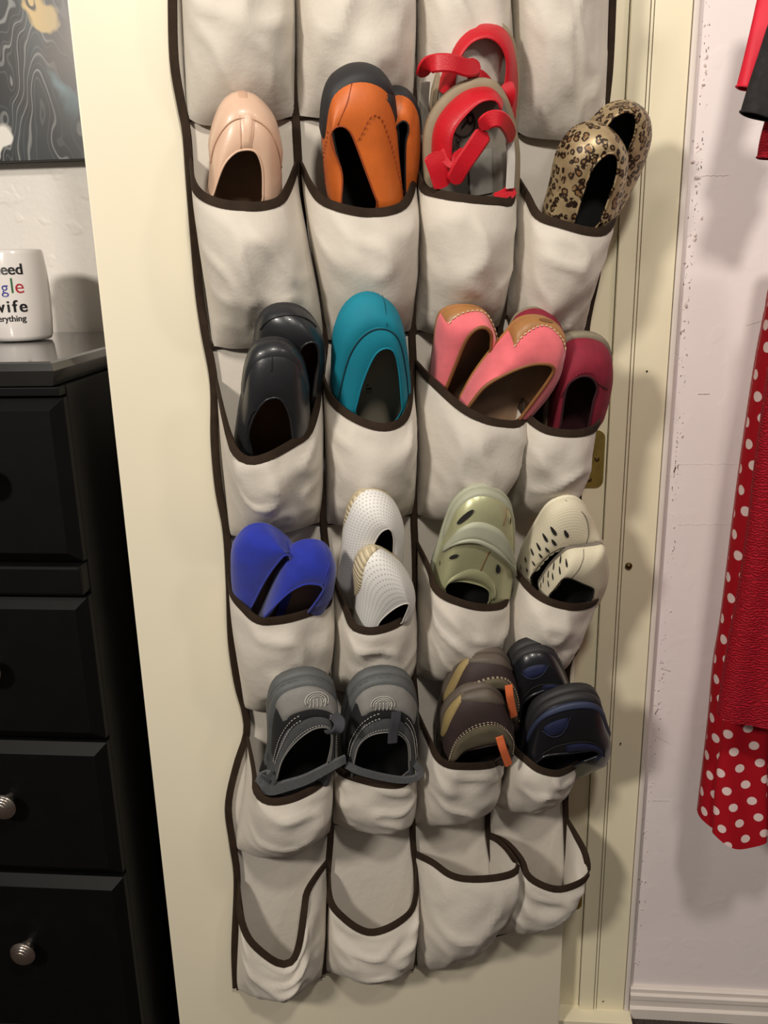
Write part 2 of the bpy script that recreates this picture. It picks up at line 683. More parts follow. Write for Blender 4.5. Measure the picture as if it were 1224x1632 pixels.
for i, (ya, yb) in enumerate(spans):
    za, zb = WY(40, ya, yf).z, WY(40, yb, yf).z
    x0, x1 = CX0, CX1
    # front with a bevelled field
    ch = .014
    v = []
    for e, yy in ((0, yf - .001), (0, yf - .011), (ch, yf - .022)):
        v += [Vector((x0 + e, yy, zb + e)), Vector((x1 - e, yy, zb + e)), Vector((x1 - e, yy, za - e)), Vector((x0 + e, yy, za - e))]
    dw = clean(mesh('drawer', v, grid_faces(3, 4, True) + [(0, 1, 2, 3), (8, 9, 10, 11)], M['black_wood'], chest, smooth=False))
    kp = [(.0070, 0), (.0070, .004), (.0095, .0055), (.0095, .0070), (.0062, .0082), (.0062, .0100), (.0090, .0112), (.0090, .0126), (.0068, .0138), (.0070, .0155),
          (.0150, .0172), (.0182, .0192), (.0182, .0206), (.0160, .0214), (.0168, .0228), (.0142, .0238), (.0148, .0252), (.0118, .0262), (.0122, .0274), (.0088, .0284),
          (.0090, .0294), (.0050, .0304), (.0002, .0308)]
    kz = {0: 760, 1: 1060, 2: 1272, 3: 1503}[i]
    kx = {0: -15, 1: -8, 2: 16, 3: 47}[i]
    for xk in (WY(kx, kz, yf - .022).x, CX0 + CX1 - WY(kx, kz, yf - .022).x):
        lathe('knob', kp, Vector((xk, yf - .022, WY(kx, kz, yf - .022).z)), (0, -1, 0), M['steel'], dw, 28).data.set_sharp_from_angle(angle=math.radians(40))

# ---------------------------------------------------------------- mug
M['ceramic'] = plain('white_glazed_ceramic', lin(232, 226, 222), .18, .02, 10, 50, 0, coat=.4)
my = hit(30, 546, Vector((0, 0, CH_TOP)), Z).y + .042
mpx = WY(77, 480, my)
mr = .0455
mc = Vector((mpx.x - mr, my, CH_TOP))
mh = WY(30, 397, my - .04).z - CH_TOP
mug = empty('mug', mc)
tag(mug, 'white ceramic mug with black and coloured lettering on the black chest', 'mug')
pr = [(.001, .001), (mr * .80, .001), (mr * .88, .002), (mr * .935, .008), (mr * .975, mh * .25), (mr, mh * .5), (mr * .985, mh * .75), (mr * .93, mh * .95), (mr * .905, mh * .99),
      (mr * .885, mh), (mr * .865, mh * .992), (mr * .87, mh * .9), (mr * .93, mh * .5), (mr * .90, .012), (mr * .7, .006), (.001, .006)]
lathe('body', pr, mc, Z, M['ceramic'], mug, 56, False)
hp = [mc + Vector((-mr * .93, .01, mh * .80)), mc + Vector((-mr - .022, .014, mh * .80)), mc + Vector((-mr - .034, .016, mh * .55)), mc + Vector((-mr - .026, .014, mh * .3)), mc + Vector((-mr * .95, .01, mh * .2))]
tube('handle', hp, .006, M['ceramic'], mug, 26, False, 10)


def text_mesh(txt, size, bold=0.0, spacing=1.0):
    cu = bpy.data.curves.new('lettering', 'FONT')
    cu.body = txt
    cu.size = size
    cu.space_character = spacing
    cu.offset = bold
    ob = bpy.data.objects.new('lettering', cu)
    COL.objects.link(ob)
    bpy.context.view_layer.update()
    dg = bpy.context.evaluated_depsgraph_get()
    me = bpy.data.meshes.new_from_object(ob.evaluated_get(dg))
    vs = [v.co.copy() for v in me.vertices]
    fs = [tuple(p.vertices) for p in me.polygons]
    bpy.data.objects.remove(ob)
    bpy.data.meshes.remove(me)
    return vs, fs


def mug_text(txt, right_px, base_px, hpx, mat, bold=.0, spacing=1.0):
    "letters wrapped on the mug's side; right end and baseline read off the photograph"
    pr_ = WY(right_px, base_px, mc.y - mr * .95)
    z0 = pr_.z
    size = (WY(20, base_px - hpx, mc.y - mr).z - z0) / .72
    vs, fs = text_mesh(txt, size, bold, spacing)
    if bold:                                     # heavier strokes
        n0 = len(vs)
        base_v, base_f = list(vs), list(fs)
        for k, dx in enumerate((-bold * 2.2, bold * 2.2)):
            vs = vs + [Vector((v.x + dx, v.y, .00004 * (k + 1))) for v in base_v]
            fs = fs + [tuple(i + n0 * (k + 1) for i in f) for f in base_f]
    xr = max(v.x for v in vs)
    vw = Vector((CAM.x - mc.x, CAM.y - mc.y, 0)).normalized()
    rt = Vector((-vw.y, vw.x, 0))
    u = (pr_ - mc).dot(rt)
    a_end = math.asin(max(-.98, min(.98, u / mr)))
    out = []
    for v in vs:
        zz = z0 + v.y - CH_TOP
        t = zz / mh
        rr = mr
        for (r0, h0), (r1, h1) in zip(pr[2:9], pr[3:10]):
            if h0 <= zz <= h1:
                rr = r0 + (r1 - r0) * (zz - h0) / (h1 - h0)
        rr += .0004
        a = a_end + (v.x - xr) / mr
        d = vw * math.cos(a) + rt * math.sin(a)
        out.append(mc + d * (rr + v.z) + Z * zz)
    return mesh('lettering', out, fs, mat, mug, smooth=False)


M['ink'] = plain('black_ink', lin(20, 18, 20), .4, .05, bstr=0)
M['ink_blue'] = plain('blue_ink', lin(38, 42, 140), .4, .05, bstr=0)
M['ink_green'] = plain('green_ink', lin(44, 100, 52), .4, .05, bstr=0)
M['ink_red'] = plain('red_ink', lin(176, 34, 44), .4, .05, bstr=0)
mug_text('need', 37, 437, 17.5, M['ink'], .0002)
mug_text('Goo', 0, 467, 24, M['ink_blue'])
mug_text('g', 14, 467, 20, M['ink_blue'])
mug_text('l', 22, 467, 25, M['ink_green'])
mug_text('e', 39, 467, 23, M['ink_red'])
mug_text('wife', 45, 497, 19, M['ink'], .0002, 1.25)
mug_text('everything', 43, 512, 9.5, M['ink'], .0001)


# ---------------------------------------------------------------- canvas painting
def m_paint():
    t = NT('poured_acrylic_paint')
    co = t.coords()
    mp = t.n('ShaderNodeMapping')
    mp.inputs['Rotation'].default_value = (0, math.radians(20), 0)
    mp.inputs['Scale'].default_value = (1.0, 1.0, .38)
    t.l(co, mp.inputs[0])
    w1 = t.noise(13, 2, .45, mp.outputs[0], 'Color')
    ad = t.n('ShaderNodeVectorMath', _operation='MULTIPLY_ADD')
    t.l(w1, ad.inputs[0])
    ad.inputs[1].default_value = (.11, .11, .11)
    t.l(mp.outputs[0], ad.inputs[2])
    w2 = t.noise(10, 1.2, .4, ad.outputs[0])
    l1 = t.math('SINE', t.math('MULTIPLY', w2, 95))
    l2 = t.math('SINE', t.math('MULTIPLY', w2, 230))
    thin = t.ramp(l1, [(.86, 0.0), (.98, 1.0)])
    hair = t.ramp(l2, [(.75, 0.0), (.97, 1.0)])
    mask = t.ramp(t.noise(8, 2, .5, mp.outputs[0]), [(.40, 0.0), (.60, 1.0)])
    wide = t.ramp(t.noise(6, 1, .5, ad.outputs[0]), [(.42, lin(24, 23, 23)), (.52, lin(46, 52, 56)), (.58, lin(26, 25, 25)), (.70, lin(58, 64, 66))])
    c1 = t.mix(t.math('MULTIPLY', hair, t.math('MULTIPLY', mask, .35)), wide, lin(110, 112, 112))
    c1 = t.mix(t.math('MULTIPLY', thin, t.math('ADD', .12, t.math('MULTIPLY', mask, .55))), c1, lin(150, 150, 148))
    wn = t.noise(26, 2, .5, co, 'Color')
    wob = t.n('ShaderNodeVectorMath', _operation='MULTIPLY_ADD')
    t.l(wn, wob.inputs[0])
    wob.inputs[1].default_value = (.045, 0, .045)
    sub = t.n('ShaderNodeVectorMath', _operation='SUBTRACT')
    t.l(co, sub.inputs[0])
    sub.inputs[1].default_value = (.0225, 0, .0225)
    t.l(sub.outputs[0], wob.inputs[2])

    def near(px, py, rx, rz, ang, lo=.3):
        p = WY(px, py, BACK_Y - .03) - base_of(cnv_b)
        m2 = t.n('ShaderNodeMapping', _vector_type='TEXTURE')
        m2.inputs['Location'].default_value = (p.x, 0, p.z)
        m2.inputs['Rotation'].default_value = (0, math.radians(ang), 0)
        m2.inputs['Scale'].default_value = (rx, 1, rz)
        t.l(wob.outputs[0], m2.inputs[0])
        sp = t.t.nodes.new('ShaderNodeSeparateXYZ')
        t.l(m2.outputs[0], sp.inputs[0])
        d = t.math('SQRT', t.math('ADD', t.math('MULTIPLY', sp.outputs[0], sp.outputs[0]), t.math('MULTIPLY', sp.outputs[2], sp.outputs[2])))
        return t.ramp(d, [(lo, 1.0), (1.0, 0.0)])
    warm = t.mix(t.math('MULTIPLY', near(112, 60, .05, .09, 20, .1), .55), c1, lin(96, 72, 52))
    c2 = t.mix(near(100, 145, .014, .045, -28, .1), warm, lin(112, 138, 146))
    c2 = t.mix(t.math('MULTIPLY', near(112, 165, .012, .030, -10, .1), .8), c2, lin(70, 96, 104))
    c3 = t.mix(near(66, 14, .020, .034, -25, .75), c2, lin(206, 178, 120))
    c3 = t.mix(near(56, 2, .010, .014, -25, .7), c3, lin(66, 58, 50))
    c3 = t.mix(near(56, -2, .006, .009, -25, .7), c3, lin(206, 178, 120))
    c4 = t.mix(near(-2, 235, .016, .040, 18, .8), c3, lin(226, 222, 214))
    t.col(c4)
    t.b.inputs['Roughness'].default_value = .3
    return t.m


cp = WY(0, 258, BACK_Y - .032)
pnt_x1 = WY(150, 200, BACK_Y - .03).x + .03
cnv_b = empty('canvas_painting', (cp.x - .12, BACK_Y - .016, cp.z))
tag(cnv_b, 'dark marbled abstract canvas hanging above the white mug', 'painting')
M['paint'] = m_paint()
M['canvas_edge'] = plain('dark_canvas_edge', lin(30, 28, 27), .6, .2)
x0, x1, z0, z1 = cp.x - .40, pnt_x1, cp.z, cp.z + .62
box('stretched_canvas', ((x0 + x1) / 2, BACK_Y - .0155, (z0 + z1) / 2), (x1 - x0, .030, z1 - z0), M['canvas_edge'], cnv_b, .002)
mesh('painted_face', [Vector((x0 + .001, BACK_Y - .0309, z0 + .001)), Vector((x1 - .001, BACK_Y - .0309, z0 + .001)), Vector((x1 - .001, BACK_Y - .0309, z1 - .001)), Vector((x0 + .001, BACK_Y - .0309, z1 - .001))],
     [(0, 1, 2, 3)], M['paint'], cnv_b, smooth=False)


# ---------------------------------------------------------------- hanging shoe organiser
org = empty('shoe_organizer', W(620, 1560, 0.0))
tag(org, 'off-white canvas hanging shoe organizer with brown binding on the open door', 'organizer')
CL = [
    [(277, -220), (276, -100), (275, 0), (278, 100), (291, 176), (298, 215), (304, 300), (316, 450), (326, 525), (341, 610), (342, 700), (349, 780), (361, 846), (366, 930), (369, 1020), (379, 1090), (391, 1135), (393, 1170),
     (377, 1220), (364, 1284), (371, 1345), (378, 1402), (374, 1510), (376, 1574)],
    [(460, -220), (461, -60), (462, 40), (468, 140), (472, 193), (475, 246), (478, 300), (490, 420), (506, 500), (518, 540), (512, 602), (514, 680), (511, 740), (514, 790), (516, 840), (521, 880), (530, 930), (522, 1010),
     (520, 1070), (526, 1100), (527, 1200), (528, 1312), (524, 1375), (518, 1450), (515, 1552)],
    [(655, -220), (655, -60), (653, 40), (656, 120), (663, 190), (666, 254), (662, 330), (660, 450), (657, 522), (659, 575), (663, 650), (662, 760), (660, 820), (662, 868), (663, 930), (661, 1040), (659, 1075), (663, 1130),
     (660, 1200), (658, 1298), (659, 1350), (664, 1400), (663, 1537)],
    [(803, -220), (804, -60), (805, 40), (812, 120), (820, 215), (821, 280), (815, 350), (805, 480), (797, 525), (803, 570), (810, 600), (805, 700), (795, 760), (793, 815), (808, 870), (812, 900), (800, 1000), (790, 1055),
     (795, 1100), (803, 1160), (800, 1210), (788, 1265), (779, 1285), (778, 1329), (788, 1400), (786, 1492)],
    [(980, -220), (979, -60), (977, 0), (972, 110), (962, 215), (966, 300), (955, 420), (935, 525), (938, 600), (942, 660), (930, 745), (922, 795), (934, 880), (938, 940), (924, 1020), (906, 1060), (905, 1110), (915, 1180),
     (908, 1230), (902, 1265), (902, 1302), (904, 1400), (894, 1462)],
]
SEAM_D = .006
# back sheet
cols = [catmull([W(x, y, .003) for x, y in c], 70) for c in CL]
v = []
for r in range(70):
    for c in range(4):
        for k in range(4):
            v.append(cols[c][r].lerp(cols[c + 1][r], k / 4) + DN * (.001 * math.sin(r * .5 + c * 2 + k)))
    v.append(cols[4][r])
mesh('back_sheet', v, grid_faces(70, 17), M['canvas'], org)
for i, c in enumerate(CL):
    wd = .0105 if i in (0, 4) else .0100
    ribbon('vertical_binding', [W(x, y, SEAM_D + .003) for x, y in c], wd, .003, M['tape'], org, n=110)

# (rim points), bottom points, rim depth, belly depth, fold amount
PK = {
    (1, 1): ([(281, -190), (300, -140), (340, -125), (410, -125), (445, -145), (461, -190)], [(299, 188), (330, 200), (420, 196), (470, 184)], .085, .075),
    (1, 2): ([(463, -190), (490, -140), (540, -120), (600, -120), (640, -145), (655, -190)], [(474, 184), (530, 190), (600, 190), (658, 186)], .085, .075),
    (1, 3): ([(657, -190), (680, -140), (720, -125), (770, -125), (795, -150), (804, -190)], [(664, 190), (700, 200), (770, 208), (818, 206)], .085, .075),
    (1, 4): ([(806, -190), (830, -140), (870, -125), (930, -125), (965, -150), (978, -190)], [(821, 208), (850, 220), (930, 224), (963, 214)], .085, .075),
    (2, 1): ([(303, 250), (312, 295), (345, 318), (400, 325), (440, 318), (458, 295), (473, 258)], [(338, 551), (380, 556), (460, 548), (516, 540)], .100, .075),
    (2, 2): ([(479, 258), (497, 295), (518, 317), (560, 331), (600, 335), (638, 325), (655, 298), (662, 262)], [(520, 541), (560, 545), (620, 536), (656, 526)], .105, .075),
    (2, 3): ([(665, 262), (675, 295), (700, 305), (745, 313), (790, 317), (812, 317), (820, 292), (822, 270)], [(662, 525), (700, 533), (760, 528), (797, 520)], .105, .08),
    (2, 4): ([(822, 278), (842, 310), (860, 340), (894, 353), (935, 364), (963, 364), (978, 347), (984, 322), (966, 296)], [(806, 500), (840, 545), (890, 545), (934, 526)], .110, .085),
    (3, 1): ([(345, 606), (356, 655), (367, 693), (382, 722), (402, 730), (432, 721), (467, 702), (490, 685), (504, 646), (512, 602)], [(365, 852), (400, 858), (460, 848), (510, 832)], .115, .08),
    (3, 2): ([(514, 596), (526, 628), (549, 652), (579, 669), (608, 677), (632, 672), (646, 658), (654, 628), (657, 578)], [(520, 834), (560, 838), (620, 830), (658, 818)], .100, .08),
    (3, 3): ([(662, 575), (680, 595), (699, 613), (737, 646), (772, 665), (805, 672), (825, 671), (836, 655), (828, 625), (808, 600)], [(664, 820), (700, 830), (760, 826), (793, 812)], .120, .08),
    (3, 4): ([(810, 610), (828, 640), (842, 660), (855, 672), (875, 683), (905, 687), (931, 685), (952, 676), (956, 655), (940, 625)], [(797, 812), (830, 826), (885, 822), (924, 796)], .120, .08),
    (4, 1): ([(364, 915), (369, 942), (390, 967), (412, 985), (437, 986), (473, 979), (507, 967), (525, 954), (530, 917)], [(388, 1128), (420, 1132), (480, 1112), (522, 1096)], .110, .08),
    (4, 2): ([(531, 917), (546, 955), (562, 990), (576, 1000), (601, 1001), (634, 989), (652, 966), (660, 925)], [(528, 1098), (565, 1104), (620, 1096), (658, 1080)], .115, .08),
    (4, 3): ([(665, 865), (684, 903), (694, 932), (716, 950), (758, 963), (793, 963), (807, 953), (810, 920)], [(662, 1076), (700, 1086), (750, 1080), (790, 1058)], .105, .08),
    (4, 4): ([(813, 893), (840, 929), (869, 952), (905, 963), (934, 963), (952, 955), (954, 938), (938, 915)], [(793, 1058), (830, 1074), (880, 1072), (907, 1058)], .110, .08),
    (5, 1): ([(394, 1172), (403, 1214), (411, 1256), (425, 1272), (450, 1273), (483, 1262), (517, 1239), (525, 1215), (527, 1180)], [(376, 1352), (420, 1366), (480, 1350), (527, 1326)], .105, .07),
    (5, 2): ([(529, 1182), (536, 1218), (560, 1235), (600, 1245), (640, 1246), (655, 1225), (661, 1175)], [(529, 1312), (570, 1320), (620, 1322), (658, 1314)], .095, .07),
    (5, 3): ([(664, 1132), (684, 1176), (700, 1206), (722, 1217), (758, 1218), (790, 1213), (801, 1200), (803, 1165)], [(660, 1312), (690, 1316), (740, 1304), (782, 1282)], .115, .07),
    (5, 4): ([(806, 1165), (822, 1193), (840, 1208), (860, 1223), (887, 1229), (910, 1222), (923, 1208), (914, 1182)], [(786, 1280), (810, 1292), (860, 1286), (904, 1264)], .110, .07),
    (6, 1): ([(380, 1400), (386, 1456), (399, 1493), (426, 1520), (450, 1533), (466, 1526), (475, 1499), (481, 1456), (486, 1423), (502, 1396), (521, 1372)], [(377, 1576), (410, 1588), (470, 1580), (514, 1556)], .055, .055),
    (6, 2): ([(525, 1388), (529, 1434), (550, 1461), (577, 1479), (599, 1482), (631, 1469), (656, 1446), (663, 1402), (662, 1372)], [(519, 1548), (560, 1556), (620, 1556), (660, 1544)], .055, .06),
    (6, 3): ([(662, 1358), (690, 1372), (717, 1391), (744, 1398), (788, 1396), (818, 1388), (824, 1376), (809, 1353), (790, 1335), (779, 1329)], [(663, 1538), (690, 1546), (740, 1530), (785, 1490)], .095, .06),
    (6, 4): ([(781, 1329), (809, 1342), (833, 1369), (844, 1394), (868, 1409), (895, 1414), (928, 1402), (939, 1386), (934, 1357), (917, 1326), (903, 1303)], [(787, 1492), (820, 1484), (865, 1472), (895, 1460)], .090, .06),
}


def pocket(rc, rim, bot, dr_, db):
    r, c = rc
    seed = r * 7.3 + c * 3.1
    NA, NB = 37, 30
    # depth along the rim follows its own arc length
    P2 = [Vector((x, y, 0)) for x, y in rim]
    R2 = catmull(P2, NA)
    B2 = catmull([Vector((x, y, 0)) for x, y in bot], NA)
    Rw, Bw = [], []
    for i in range(NA):
        t = i / (NA - 1)
        w = max(0, math.sin(math.pi * t)) ** .6
        Rw.append(W(R2[i].x, R2[i].y, SEAM_D + (dr_ - SEAM_D) * w))
        Bw.append(W(B2[i].x, B2[i].y, SEAM_D + .012 * max(0, math.sin(math.pi * t)) ** .5))
    verts, uvs = [], []
    for j in range(NB):
        b = j / (NB - 1)
        for i in range(NA):
            t = i / (NA - 1)
            w = max(0, math.sin(math.pi * t)) ** .45
            R, B = Rw[i], Bw[i]
            L = (R - B).length
            dz = max(.02, R.z - B.z)
            P1 = R - Z * (dz * .36) + (B - R) * .04 + DN * (.010 * w)
            Pb = B + Z * (dz * .20) + DN * (db * w)
            a = 1 - b
            p = R * a ** 3 + P1 * (3 * a * a * b) + Pb * (3 * a * b * b) + B * b ** 3
            # soft folds running down and across the cloth
            env = w * min(1, b * 5) * min(1, (1 - b) * 4)
            n1 = noise.noise(Vector((t * 1.7 + b * .8 + seed, b * 1.3 - seed, seed)))
            n2 = noise.noise(Vector((t * 4.4 + b * 3.0 + seed * 2, b * 2.2 - t * 2.6, seed * 1.7)))
            n3 = 1 - abs(noise.noise(Vector((t * 3.5 - b * 2.8 - seed, b * 3.2 + t * 2.0, seed * .6)))) * 2
            p = p + DN * (env * (.013 * n1 + (.009 * n2 + .009 * max(0, n3) ** 2) * (1 - .55 * b)))
            sb = .010 if not (c == 4 and t > .5) else -.012
            p = p - DDIR * (math.cos(math.pi * t) * w * sb * math.sin(math.pi * b) ** .6)
            verts.append(p)
            uvs.append((t, b))
    o = mesh('pocket', verts, grid_faces(NB, NA), M['canvas'], org, uvs=uvs)
    # binding folded over the rim
    v = []
    NS = NA
    for i in range(NS):
        tg = (Rw[min(NS - 1, i + 1)] - Rw[max(0, i - 1)]).normalized()
        dn = (verts[2 * NA + i] - verts[i])
        dn = (dn - tg * dn.dot(tg))
        if dn.length < 1e-5:
            dn = -Z
        dn.normalize()
        nv = tg.cross(dn).normalized()
        for a_, b_ in ((-.002, -.0016), (.0045, -.0019), (.0082, -.0011), (.0082, .0011), (.0045, .0019), (-.002, .0016)):
            v.append(Rw[i] + dn * a_ + nv * b_)
    m = 6
    f = []
    for i in range(NS - 1):
        for k in range(m):
            f.append((i * m + k, i * m + (k + 1) % m, (i + 1) * m + (k + 1) % m, (i + 1) * m + k))
    f += [tuple(range(m)), tuple((NS - 1) * m + k for k in range(m))]
    crisp(clean(mesh('rim_binding', v, f, M['tape'], o)))
    return o


for rc, (rim, bot, d1, d2) in PK.items():
    pocket(rc, rim, bot, d1, d2)
# horizontal seam tapes between the rows
for r, c in PK:
    bot = PK[(r, c)][1]
    pts = [bot[0], ((bot[0][0] + bot[-1][0]) / 2, (bot[0][1] + bot[-1][1]) / 2), bot[-1]]
    ribbon('seam_binding', [W(x, y - 2, SEAM_D + .001) for x, y in pts], .011, .0024, M['tape'], org, n=10)
# loose thread at the top right pocket
M['thread'] = plain('white_thread', lin(225, 220, 210), .8, .05, bstr=0)
tube('loose_thread', [W(957, 176, .03), W(958, 168, .034), W(962, 158, .036), W(964, 164, .035), W(961, 170, .034)], .0004, M['thread'], org, 16, False, 4)


# ---------------------------------------------------------------- shoes
class Shoe:
    """A shoe standing end-up in a pocket. O = outline of the sole, C = edge of the foot opening (both read off the photo,
    left side -> upper end -> right side); the rest of the loop, hidden in the pocket, is closed smoothly.
    Points lie on a tilted sole plane d0..d1 in front of the door; the opening stands h above it."""
    NV, NH, NK = 49, 15, 12

    def __init__(s, name, label, O, C, d0, d1, h, upper, lining, insole, sole, collar=None, hide=.075, alpha=.62, beta=.45,
                 bulge=.004, sole_th=.007, sole_out=-.0012, rng=(0, 1), collar_r=.0014, group=None, lining_off=.0022, hole=.5, cat='shoe', inset=1.0, foot_h=.75, tuck=None):
        s.O2, s.C2 = O, C
        s.d0, s.d1 = d0, d1
        ys = [p[1] for p in O]
        s.y0, s.y1 = min(ys), max(ys)
        hs = h if isinstance(h, (list, tuple)) else [h] * len(C)
        Ow = [s.P(x, y) for x, y in O]
        Cw = [s.P(x, y, hh) for (x, y), hh in zip(C, hs)]
        tip = min(range(len(O)), key=lambda i: O[i][1])
        M0 = (Ow[0] + Ow[-1]) / 2
        s.ax = (M0 - Ow[tip]).normalized()
        sd = (Ow[-1] - Ow[0]).normalized()
        s.n = sd.cross(-s.ax).normalized()
        if s.n.dot(DN) < 0:
            s.n = -s.n
        s.sd = s.ax.cross(s.n).normalized()
        if s.sd.dot(DDIR) < 0:
            s.sd = -s.sd
        s.Ov = catmull(Ow, s.NV)
        s.Cv = catmull(Cw, s.NV)

        tk = W(*tuck) if tuck else None

        def hidden(L, R, e, inset):
            "right end -> end hidden in the pocket -> left end"
            mid = (L + R) / 2
            dv = R - L
            end = mid.lerp(tk, e / hide) if tk else mid + s.ax * e
            pts = []
            for t in (0, .2, .5, .8, 1):
                th = math.pi * t
                c = math.cos(th)
                pts.append(mid + (end - mid) * math.sin(th) ** .8 + dv * (.5 * math.copysign(abs(c) ** (1.5 if tk else 1.0), c) * (1 - inset * math.sin(th))))
            return catmull(pts, s.NH + 2)[1:-1]
        Oh = hidden(s.Ov[0], s.Ov[-1], hide, .05)
        Ch = hidden(s.Cv[0], s.Cv[-1], hide * hole, .1)
        for i, p in enumerate(Ch):
            f = math.sin(math.pi * (i + 1) / (s.NH + 1))
            hh = (p - s.Ov[0]).dot(s.n)
            Ch[i] = p - s.n * (hh * (1 - foot_h) * f)
        s.Oc = s.Ov + Oh
        s.Cc = s.Cv + Ch
        s.N = len(s.Oc)
        s.cen = sum((p for p in s.Oc), Vector()) / s.N
        s.alpha, s.beta, s.bulge = alpha, beta, bulge
        base = s.cen - s.n * .0
        s.e = empty(name, s.cen + s.ax * hide)
        tag(s.e, label, cat, group)
        s.mats = dict(upper=upper, lining=lining, insole=insole, sole=sole)
        # upper
        i0, i1 = int(rng[0] * (s.NV - 1)), int(round(rng[1] * (s.NV - 1)))
        closed = rng == (0, 1)
        idx = list(range(s.N)) if closed else list(range(i0, i1 + 1))
        v, uv = [], []
        arc = [0.0]
        for a in range(1, len(idx)):
            arc.append(arc[-1] + (s.Oc[idx[a]] - s.Oc[idx[a - 1]]).length)
        for j in range(s.NK):
            for a, i in enumerate(idx):
                v.append(s.at(i, j / (s.NK - 1)))
                uv.append((arc[a], j / (s.NK - 1) * .07))
        f = grid_faces(s.NK, len(idx), closed)
        s.upper = mesh('upper', v, f, upper, s.e, uvs=uv)
        # lining
        v2 = []
        for j in range(s.NK):
            for a, i in enumerate(idx):
                k = j / (s.NK - 1)
                v2.append(s.at(i, k) - s.nor(i, k) * lining_off * (1 if j < s.NK - 1 else .6))
        s.lining = mesh('lining', v2, [tuple(reversed(q)) for q in f], lining, s.e)
        # insole
        v3 = [s.cen + s.n * .004] + [s.cen.lerp(p, inset) + s.n * .004 for p in s.Oc]
        mesh('insole', v3, [(0, k + 1, (k + 1) % s.N + 1) for k in range(s.N)], insole, s.e, smooth=False)
        # sole slab with rounded edge
        v4 = []
        prof = ((.0, .0012), (sole_out, .0008), (sole_out + .0012, -sole_th * .3), (sole_out + .0006, -sole_th * .8), (-.002, -sole_th))
        outs = []
        for i in range(s.N):
            t = (s.Oc[(i + 1) % s.N] - s.Oc[i - 1]).normalized()
            o = t.cross(s.n).normalized()
            if o.dot(s.Oc[i] - s.cen) < 0:
                o = -o
            outs.append(o)
        for a, b in prof:
            for i in range(s.N):
                v4.append(s.Oc[i] + outs[i] * a + s.n * b)
        f4 = grid_faces(len(prof), s.N, True)
        f4 += [tuple((len(prof) - 1) * s.N + k for k in range(s.N))]
        clean(mesh('sole', v4, f4, sole, s.e))
        if collar:
            if closed:
                tube('collar', [s.Cc[i] for i in range(0, s.N, 2)], collar_r, collar, s.e, s.N, True, 6)
            else:
                tube('collar', [s.Cc[i] for i in idx], collar_r, collar, s.e, len(idx), False, 6)

    def P(s, x, y, h=0.0):
        t = (y - s.y0) / (s.y1 - s.y0)
        return W(x, y, s.d0 + (s.d1 - s.d0) * t + h)

    def _oc(s, i):
        if isinstance(i, int):
            return s.Oc[i % s.N], s.Cc[i % s.N]
        j = int(math.floor(i))
        t = i - j
        return s.Oc[j % s.N].lerp(s.Oc[(j + 1) % s.N], t), s.Cc[j % s.N].lerp(s.Cc[(j + 1) % s.N], t)

    def at(s, i, k):
        O, C = s._oc(i)
        hc = (C - O).dot(s.n)
        ov = O - s.cen
        ov = ov - s.n * ov.dot(s.n)
        ov.normalize()
        P1 = O + s.n * (hc * s.alpha) + ov * s.bulge
        top = O + s.n * hc
        P2 = C.lerp(top, s.beta) + s.n * .002
        a = 1 - k
        return O * a ** 3 + P1 * (3 * a * a * k) + P2 * (3 * a * k * k) + C * k ** 3

    def nor(s, i, k):
        e = .02
        a = s.at(i + .3, k) - s.at(i - .3, k)
        b = s.at(i, min(1, k + e)) - s.at(i, max(0, k - e))
        n = a.cross(b)
        if n.length < 1e-12:
            return s.n
        n.normalize()
        ref = s.at(i, k) - (s.cen - s.n * .02)
        return n if n.dot(ref) > 0 else -n

    def S(s, q, k, off=0.0):
        i = q * (s.NV - 1)
        return s.at(float(i), k) + s.nor(float(i), k) * off

    def patch(s, name, mat, q0, q1, k0, k1, off=.0012, nq=22, nk=7, parent=None, label=None):
        "raised overlay on the upper between (q0,q1) and (k0(u),k1(u))"
        F = (lambda g, u: g(u) if callable(g) else g)
        v = []
        for j in range(nk):
            for i in range(nq):
                u = i / (nq - 1)
                t = j / (nk - 1)
                k = F(k0, u) + (F(k1, u) - F(k0, u)) * t
                edge = i in (0, nq - 1) or j in (0, nk - 1)
                v.append(s.S(q0 + (q1 - q0) * u, min(1.0, max(0.0, k)), off * (.0 if edge else 1)))
        # keep the border crisp: push the first inner ring close to the border
        for j in range(nk):
            for i in range(nq):
                for (a, b, c) in ((i == 1, j, 0), (i == nq - 2, j, nq - 1)):
                    if a and 0 < j < nk - 1:
                        v[j * nq + i] = v[j * nq + i] * .25 + (v[j * nq + c] + (v[j * nq + i] - v[j * nq + c]) * .12) * .75 + s.n * 0
        uv = [((q0 + (q1 - q0) * i / (nq - 1)) * .30, j / (nk - 1) * .05) for j in range(nk) for i in range(nq)]
        o = mesh(name, v, grid_faces(nk, nq), mat, parent or s.e, uvs=uv)
        if label:
            tag(o, label)
        return o

    def line(s, name, mat, pts, r=.0006, off=.0008, n=None):
        return tube(name, [s.S(q, k, off) for q, k in pts], r, mat, s.e, n or len(pts) * 5, False, 5)

    def stitch(s, pts, mat, count, r=.0005, off=.0016):
        P = catmull([Vector((q, k, 0)) for q, k in pts], 24)
        return dashes('stitching', [s.S(p.x, p.y, off) for p in P], r, mat, s.e, count)

